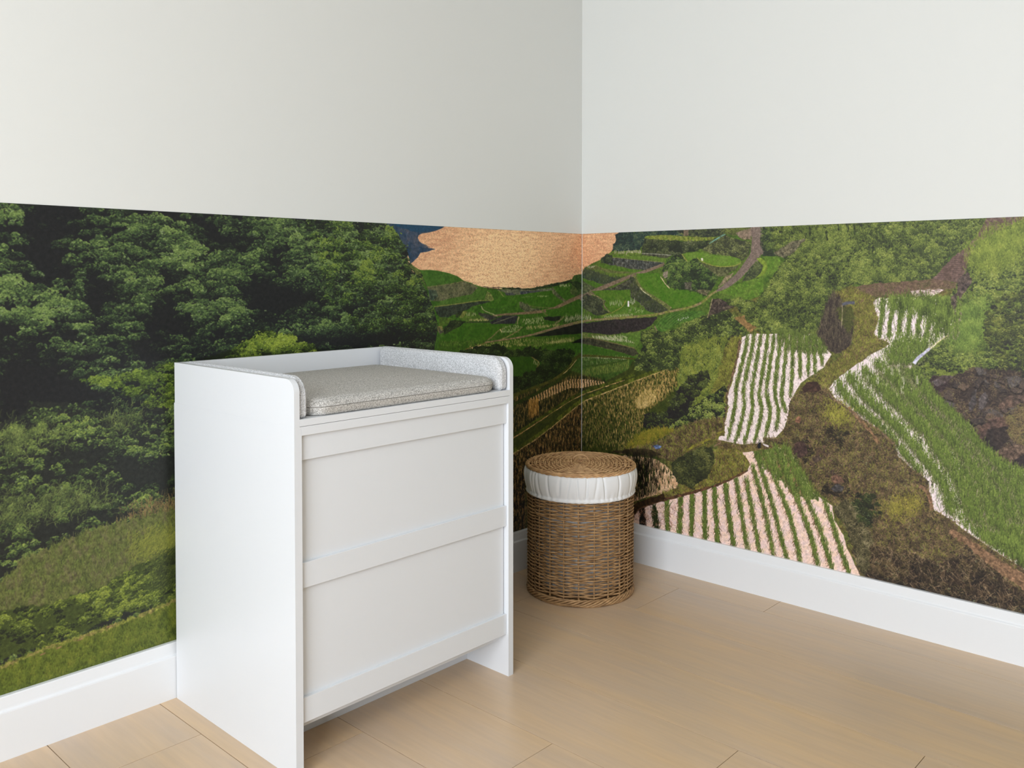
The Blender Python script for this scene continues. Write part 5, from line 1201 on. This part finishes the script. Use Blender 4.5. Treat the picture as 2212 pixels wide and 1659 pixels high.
def mural(name, pts, uvs, label):
    """thin sheet of paper: front face printed, 1 mm thick"""
    o = mesh_obj(name, pts, [(0, 1, 2, 3), (7, 6, 5, 4), (0, 4, 5, 1), (1, 5, 6, 2), (2, 6, 7, 3), (3, 7, 4, 0)], M['mural'])
    uv = o.data.uv_layers.new(name='print')
    for lp in o.data.loops:
        uv.data[lp.index].uv = uvs[lp.vertex_index % 4]
    return tag(o, label, 'mural')
T = 0.0012
def uu(u): return (u - MU0) / (MU1 - MU0)
xl, xr_ = ROOM_X + 0.001, -0.0012
mural('wall_mural', [(xl, -T, ZM0), (xr_, -T, ZM0), (xr_, -T, ZM1), (xl, -T, ZM1), (xl, -0.0001, ZM0), (xr_, -0.0001, ZM0), (xr_, -0.0001, ZM1), (xl, -0.0001, ZM1)],
      [(uu(xl), 0), (uu(xr_), 0), (uu(xr_), 1), (uu(xl), 1)],
      'photo mural of dark green forest and an orange sunset bay behind the changing table')
ya, yb = -0.0042, ROOM_Y + 0.001
mural('wall_mural', [(-T, ya, ZM0), (-T, yb, ZM0), (-T, yb, ZM1), (-T, ya, ZM1), (-0.0001, ya, ZM0), (-0.0001, yb, ZM0), (-0.0001, yb, ZM1), (-0.0001, ya, ZM1)],
      [(uu(-ya), 0), (uu(-yb), 0), (uu(-yb), 1), (uu(-ya), 1)],
      'photo mural of flooded rice terraces on the wall right of the wicker basket')

# ================================================================ the dresser
XS, XE, YF, YB = -1.873, -1.1174, -0.624, -0.027
SP = 0.0205                                              # side panel thickness
ZT = 0.8392                                              # top of the dresser, seam with the tray above
dr = empty('dresser', (0, 0, 0), 'white dresser with two plain recessed front panels standing against the left wall', 'dresser')
dr.location = ((XS + XE) / 2, (YF + YB) / 2, 0)
def part(o, root):
    o.parent = root
    o.matrix_parent_inverse = Matrix.Translation(root.location).inverted()
    return o
W = M['white']
part(box('side_panel', XS, XS + SP, YF, YB, 0.0, ZT, W, None, 0.0), dr)
part(box('side_panel', XE - SP, XE, YF, YB, 0.0, ZT, W, None, 0.0), dr)
XI0, XI1 = XS + SP + 0.0003, XE - SP - 0.0003
part(box('top_board', XI0, XI1, YF, YB, 0.8178, ZT, W, None, 0.0006), dr)
part(box('back_panel', XI0, XI1, YB - 0.008, YB, 0.10, 0.8176, W, None, 0.0), dr)
part(box('bottom_board', XI0, XI1, -0.585, YB - 0.009, 0.100, 0.118, W, None, 0.0006), dr)
part(box('plinth', XI0, XI1, -0.4475, -0.4315, 0.0, 0.0995, W, None, 0.0006), dr)
g = 0.0022
PF, RF = -0.6068, -0.6158                                # panel face, rail face
for z0, z1 in ((0.4812, 0.8160), (0.1270, 0.4808)):
    part(box('front_panel', XI0 + g, XI1 - g - 0.0012, PF, PF + 0.016, z0, z1, W, None, 0.0005), dr)
for z0, z1 in ((0.7577, 0.8165), (0.4505, 0.5115), (0.1255, 0.186)):
    part(box('rail', XI0 + 0.0008, XI1 - 0.0008, RF, PF - 0.0001, z0, z1, W, None, 0.0006), dr)

# ================================================================ the changing tray lying on the dresser
ZTR = 0.9523
tr_ = empty('changing_tray', ((XS + XE) / 2, (YF + YB) / 2, ZT), 'low white three-sided changing tray with rounded front corners on top of the dresser', 'changing tray')
TX0, TX1, TYB = XS + 0.0001, XE - 0.0001, -0.031
def tray_side(x0, x1):
    ol = rounded_outline([(TYB, ZT + 0.00005), (YF, ZT + 0.00005), (YF, ZTR), (TYB, ZTR)], [0, 0, 0.033, 0], 12)
    bm = bmesh.new()
    a = [bm.verts.new((x0, y, z)) for y, z in ol]
    b = [bm.verts.new((x1, y, z)) for y, z in ol]
    bm.faces.new(a); bm.faces.new(list(reversed(b)))
    for i in range(len(ol)):
        j = (i + 1) % len(ol)
        bm.faces.new((a[i], a[j], b[j], b[i]))
    o = bm_obj('tray_side', bm, W)
    bv = o.modifiers.new('edge', 'BEVEL'); bv.width = 0.00005; bv.segments = 2; bv.limit_method = 'ANGLE'; bv.angle_limit = 0.9
    return part(o, tr_)
tray_side(TX0, TX0 + 0.0150)
tray_side(TX1 - 0.0150, TX1)
part(box('tray_base', TX0 + 0.0152, TX1 - 0.0152, YF, TYB, ZT + 0.0009, 0.8567, W, None, 0.0005), tr_)
part(box('tray_back', TX0 + 0.0152, TX1 - 0.0152, TYB - 0.015, TYB, 0.8569, ZTR, W, None, 0.0006), tr_)

# ---------------------------------------------------------------- cushions
def cushion(name, outline, t0, t1, r, to3d, mat, rings=7, dome=0.0, rlow=None):
    """outline (2-D, ccw) swept between t0 and t1 with edges rounded by r; caps filled by shrinking rings"""
    rlow = r if rlow is None else rlow
    ol = [Vector(p) for p in outline]
    n = len(ol)
    cen = sum(ol, Vector((0, 0))) / n
    nor = []
    for i in range(n):
        d = (ol[(i + 1) % n] - ol[i - 1]).normalized()
        nor.append(Vector((d.y, -d.x)))
    def ring(inset, t):
        return [to3d(p.x - q.x * inset, p.y - q.y * inset, t) for p, q in zip(ol, nor)]
    rs = []
    half = min(r, (t1 - t0) / 2)
    for k in range(rings + 1):
        a = -PI / 2 + PI / 2 * k / rings
        rs.append(ring(rlow * (1 - math.cos(a)), t0 + half * (1 + math.sin(a))))
    for k in range(rings + 1):
        a = PI / 2 * k / rings
        rs.append(ring(r * (1 - math.cos(a)), t1 - half * (1 - math.sin(a))))
    def cap(t, sign, r):
        out = []
        for s in (0.86, 0.68, 0.46, 0.24):
            out.append([to3d(cen.x + (p.x - q.x * r - cen.x) * s, cen.y + (p.y - q.y * r - cen.y) * s, t + sign * dome * (1 - s * s)) for p, q in zip(ol, nor)])
        return out
    rs = list(reversed(cap(t0, -1, rlow))) + rs + cap(t1, 1, r)
    v = [p for q in rs for p in q]
    f = []
    for i in range(len(rs) - 1):
        for k in range(n):
            k2 = (k + 1) % n
            f.append((i * n + k, i * n + k2, (i + 1) * n + k2, (i + 1) * n + k))
    f.append(tuple(reversed(range(n)))); L = (len(rs) - 1) * n
    f.append(tuple(L + k for k in range(n)))
    bm = bmesh.new()
    bv = [bm.verts.new(p) for p in v]
    for q in f: bm.faces.new([bv[i] for i in q])
    return bm_obj(name, bm, mat, None, True)

def dense(outline, step):
    out = []
    for i in range(len(outline)):
        a, b = Vector(outline[i - 1]), Vector(outline[i])
        k = max(1, int((b - a).length / step))
        out += [tuple(a + (b - a) * (j + 1) / k) for j in range(k)]
    return out

# the mat
MX0, MX1, MY0, MY1 = -1.822, -1.172, -0.6205, -0.054
ol = rounded_outline([(MX0, MY0), (MX1, MY0), (MX1, MY1), (MX0, MY1)], [0.05, 0.05, 0.045, 0.045], 10)
ol = dense(ol, 0.03)
mat_root = empty('changing_mat', ((MX0 + MX1) / 2, (MY0 + MY1) / 2, 0.857), 'grey felt changing mat lying flat in the white tray', 'changing mat')
pad = cushion('pad', ol, 0.8575, 0.9000, 0.034, lambda x, y, t: (x, y, t), M['felt'], 8, 0.011, 0.009)
part(pad, mat_root)
# keep the underside flat
for vv in pad.data.vertices:
    if vv.co.z < 0.8572: vv.co.z = 0.8572
sm = []
nn = len(ol)
for i in range(nn):
    d = (Vector(ol[(i + 1) % nn]) - Vector(ol[i - 1])).normalized()
    sm.append((ol[i][0] + d.y * 0.0001, ol[i][1] - d.x * 0.0001, 0.8785))
part(tubes('seam', [(np.array(sm), 0.0008, True)], M['seam'], None, 5), mat_root)

# the two side bolsters
def bolster(x0, x1, label, mat):
    y0, y1, z0, z1 = -0.6175, -0.052, 0.8570, 0.9555
    o2 = rounded_outline([(y0, z0), (y1, z0), (y1, z1), (y0, z1)], [0.012, 0.012, 0.02, 0.046], 10)
    o2 = dense(o2, 0.03)
    root = empty('side_bolster', ((x0 + x1) / 2, (y0 + y1) / 2, z0), label, 'cushion')
    root['group'] = 'padded bolsters of the changing tray'
    b = cushion('pad', o2, x0, x1, 0.0125, lambda y, z, t: (t, y, z), mat, 6, 0.001)
    part(b, root)
    for xx in (x0 + 0.0095, x1 - 0.0095):
        pts = []
        k = len(o2)
        for i in range(k):
            d = (Vector(o2[(i + 1) % k]) - Vector(o2[i - 1])).normalized()
            ins = 0.0006
            pts.append((xx, o2[i][0] - d.y * ins, o2[i][1] + d.x * ins))
        part(tubes('piping', [(np.array(pts), 0.0013, True)], mat, None, 5), root)
bolster(TX0 + 0.0160, TX0 + 0.0445, 'thin grey padded bolster inside the left side of the changing tray', M['felt_light'])
bolster(TX1 - 0.0500, TX1 - 0.0165, 'pale grey padded bolster against the right side of the changing tray', M['felt_light'])

# ================================================================ the wicker laundry basket
BX, BY, BR = -0.4147, -0.3231, 0.195
bk = empty('laundry_basket', (BX, BY, 0), 'round brown wicker laundry basket with woven lid and white cloth liner in the corner', 'basket')
rnd = random.Random(5)
nr = np.random.RandomState(11)
NS = 22
def ringpts(r, z, n): 
    t = np.arange(n) * 2 * PI / n
    return t, np.stack([BX + r * np.cos(t), BY + r * np.sin(t), np.broadcast_to(z, (n,)) + 0 * t], 1)
# upright stakes, each its own rod
for k in range(NS):
    a = 2 * PI * k / NS + 0.07
    zz = np.linspace(0.012, 0.465, 14)
    aa = a + np.cumsum(nr.normal(0, 0.002, 14))
    rr = BR - 0.0010
    p = np.stack([BX + rr * np.cos(aa), BY + rr * np.sin(aa), zz], 1)
    part(tubes('stake', [(p, 0.0036, False)], M['wicker'], None, 6), bk)
# weavers: horizontal rods going in front of and behind the stakes in turn
paths = []
n = NS * 10
t = np.arange(n) * 2 * PI / n
rows = 56
zrow = np.linspace(0.036, 0.376, rows)
def smooth_noise(n, k, amp):
    h = np.zeros(n)
    for j in range(1, k + 1):
        h += nr.normal(0, 1.0 / j ** 0.7) * np.cos(j * t + nr.uniform(0, 6.28))
    return amp * h / (np.std(h) + 1e-9)
gapz = {9: 0.0022, 22: 0.0030, 23: -0.0016, 36: 0.0012, 44: 0.0040, 45: -0.002}
drift = np.zeros(n)
for i in range(rows):
    drift = 0.75 * drift + smooth_noise(n, 7, 0.0007)
    ph = PI * i
    rad = BR + 0.0058 * np.cos(NS / 2.0 * (t - 0.07) + ph)
    z = zrow[i] + drift + gapz.get(i, 0.0) + smooth_noise(n, 16, 0.0005)
    paths.append((np.stack([BX + rad * np.cos(t), BY + rad * np.sin(t), z], 1), 0.00285 + nr.uniform(-0.00025, 0.0003), True))
part(tubes('weave', paths, M['wicker'], None, 6), bk)['kind'] = 'stuff'
# plaited foot
paths = []
n2 = 360
t2 = np.arange(n2) * 2 * PI / n2
for s in range(6):
    ph = 2 * PI * s / 6
    rad = BR + 0.002 + 0.0050 * np.cos(9 * t2 + ph)
    z = 0.0150 + 0.0098 * np.sin(9 * t2 + ph)
    paths.append((np.stack([BX + rad * np.cos(t2), BY + rad * np.sin(t2), z], 1), 0.0040, True))
for zz, rr in ((0.0045, BR - 0.001), (0.0045, BR + 0.003)):
    paths.append((np.stack([BX + rr * np.cos(t2), BY + rr * np.sin(t2), zz + 0.001 * np.sin(9 * t2)], 1), 0.0042, True))
ft = part(tubes('foot_rim', paths, M['wicker'], None, 6), bk)
ft['kind'] = 'stuff'
# base disc
bm = bmesh.new()
bmesh.ops.create_cone(bm, cap_ends=True, segments=48, radius1=BR - 0.008, radius2=BR - 0.008, depth=0.008, matrix=Matrix.Translation((BX, BY, 0.014)))
part(bm_obj('base', bm, M['wicker']), bk)

# liner: gathered cloth band over the rim, sack hanging inside
ZL0, ZL1 = 0.3775, 0.474
nt_ = 720
th = np.arange(nt_) * 2 * PI / nt_
prof = [(0.2040, 0.3775), (0.2062, 0.3800), (0.2066, 0.3850), (0.2040, 0.3890), (0.2046, 0.3925), (0.2075, 0.3990), (0.2095, 0.4070), (0.2120, 0.4160),
        (0.2138, 0.4260), (0.2148, 0.4370), (0.2150, 0.4480), (0.2140, 0.4580), (0.2112, 0.4670), (0.2068, 0.4725), (0.2000, 0.4745), (0.1930, 0.4735),
        (0.1850, 0.4600), (0.1760, 0.42), (0.1660, 0.33), (0.160, 0.20), (0.156, 0.06), (0.150, 0.028)]
creases = []
a = 0.0
while a < 2 * PI - 0.05:
    creases.append((a, rnd.uniform(0.35, 1.0), rnd.uniform(-0.05, 0.05), rnd.uniform(0.012, 0.03)))
    a += rnd.choice([0.09, 0.12, 0.16, 0.22, 0.30])
def crease_field(th, zf):
    h = np.zeros_like(th)
    for a, d, lean, w in creases:
        dd = (th - a - lean * (zf - 0.5) * 2 + PI) % (2 * PI) - PI
        h += d * np.exp(-(dd / w) ** 2)
    return h
ruffle = 0.5 * np.cos(44 * th + 2.2 * np.sin(5 * th)) + 0.5 * np.cos(61 * th + 2 * np.sin(3 * th))
v, f = [], []
for r, z in prof:
    zf = min(1.0, max(0.0, (z - ZL0) / (ZL1 - ZL0)))
    out = r > 0.198
    if out:
        strength = 0.0080 * math.sin(PI * min(1.0, max(0.0, (zf - 0.12) / 0.95))) ** 0.7 if zf > 0.12 else 0.0
        dr_ = -strength * crease_field(th, zf) + 0.0012 * np.cos(9 * th + 2 * np.sin(2 * th)) * zf
        if zf <= 0.16: dr_ = dr_ + 0.0014 * ruffle
        elif zf < 0.4: dr_ = dr_ + 0.0012 * ruffle * (0.4 - zf) / 0.24
    else:
        dr_ = 0.002 * np.cos(9 * th) if z > 0.25 else np.zeros_like(th)
    zz = z + (0.0010 * ruffle if zf < 0.03 else 0.0) * np.ones_like(th)
    rr = r + dr_
    v += list(map(tuple, np.stack([BX + rr * np.cos(th), BY + rr * np.sin(th), zz], 1)))
for i in range(len(prof) - 1):
    for k in range(nt_):
        k2 = (k + 1) % nt_
        f.append((i * nt_ + k, i * nt_ + k2, (i + 1) * nt_ + k2, (i + 1) * nt_ + k))
f.append(tuple((len(prof) - 1) * nt_ + k for k in range(nt_)))
ln = part(mesh_obj('liner', v, f, M['cloth'], None, True), bk)
ln['label'] = 'white gathered cotton liner folded over the rim'

# lid: woven rings over spokes, plaited border, loop handle
ZLID = 0.4795
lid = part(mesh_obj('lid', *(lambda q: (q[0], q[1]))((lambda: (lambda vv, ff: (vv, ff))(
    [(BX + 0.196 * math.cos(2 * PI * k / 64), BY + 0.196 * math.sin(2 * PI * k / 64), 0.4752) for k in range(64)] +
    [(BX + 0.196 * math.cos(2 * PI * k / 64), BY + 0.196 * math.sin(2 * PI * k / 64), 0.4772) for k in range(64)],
    [tuple(reversed(range(64))), tuple(range(64, 128))] + [(k, (k + 1) % 64, 64 + (k + 1) % 64, 64 + k) for k in range(64)]))()), M['lid_backing'], None), bk)
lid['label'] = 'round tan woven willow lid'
def sub(o):
    o.parent = lid
    return o
NL = 28
for k in range(NL):
    a = 2 * PI * k / NL
    p = [(BX + r * math.cos(a), BY + r * math.sin(a), ZLID) for r in np.linspace(0.012, 0.198, 6)]
    sub(tubes('spoke', [(np.array(p), 0.0024, False)], M['wicker_lid'], None, 5))
paths = []
rr0 = 0.018
i = 0
while rr0 < 0.190:
    n3 = NL * 8
    t3 = np.arange(n3) * 2 * PI / n3
    amp = 0.0044 if rr0 > 0.03 else 0.0012
    z = ZLID + amp * np.cos(NL / 2.0 * t3 + PI * i)
    rad = rr0 + 0.0009 * np.cos(5 * t3 + i * 1.7)
    paths.append((np.stack([BX + rad * np.cos(t3), BY + rad * np.sin(t3), z], 1), 0.0033, True))
    rr0 += 0.0083
    i += 1
wv = sub(tubes('lid_weave', paths, M['wicker_lid'], None, 6)); wv['kind'] = 'stuff'
paths = []
for s in range(5):
    ph = 2 * PI * s / 5
    rad = 0.2015 + 0.0058 * np.cos(10 * t2 + ph)
    z = 0.4770 + 0.0050 * np.sin(10 * t2 + ph)
    paths.append((np.stack([BX + rad * np.cos(t2), BY + rad * np.sin(t2), z], 1), 0.0036, True))
wv = sub(tubes('lid_rim', paths, M['wicker_lid'], None, 6)); wv['kind'] = 'stuff'
fwd = Vector((math.cos(math.radians(42.8)), math.sin(math.radians(42.8)), 0)); rgt = Vector((fwd.y, -fwd.x, 0))
p = []
for k in range(17):
    a = PI * k / 16
    q = Vector((BX, BY, ZLID - 0.002)) - rgt * 0.035 * math.cos(a) + Vector((0, 0, 0.034 * math.sin(a))) + fwd * 0.004 * math.sin(a)
    p.append(tuple(q))
sub(tubes('handle_loop', [(np.array(p), 0.0034, False)], M['wicker_lid'], None, 7))
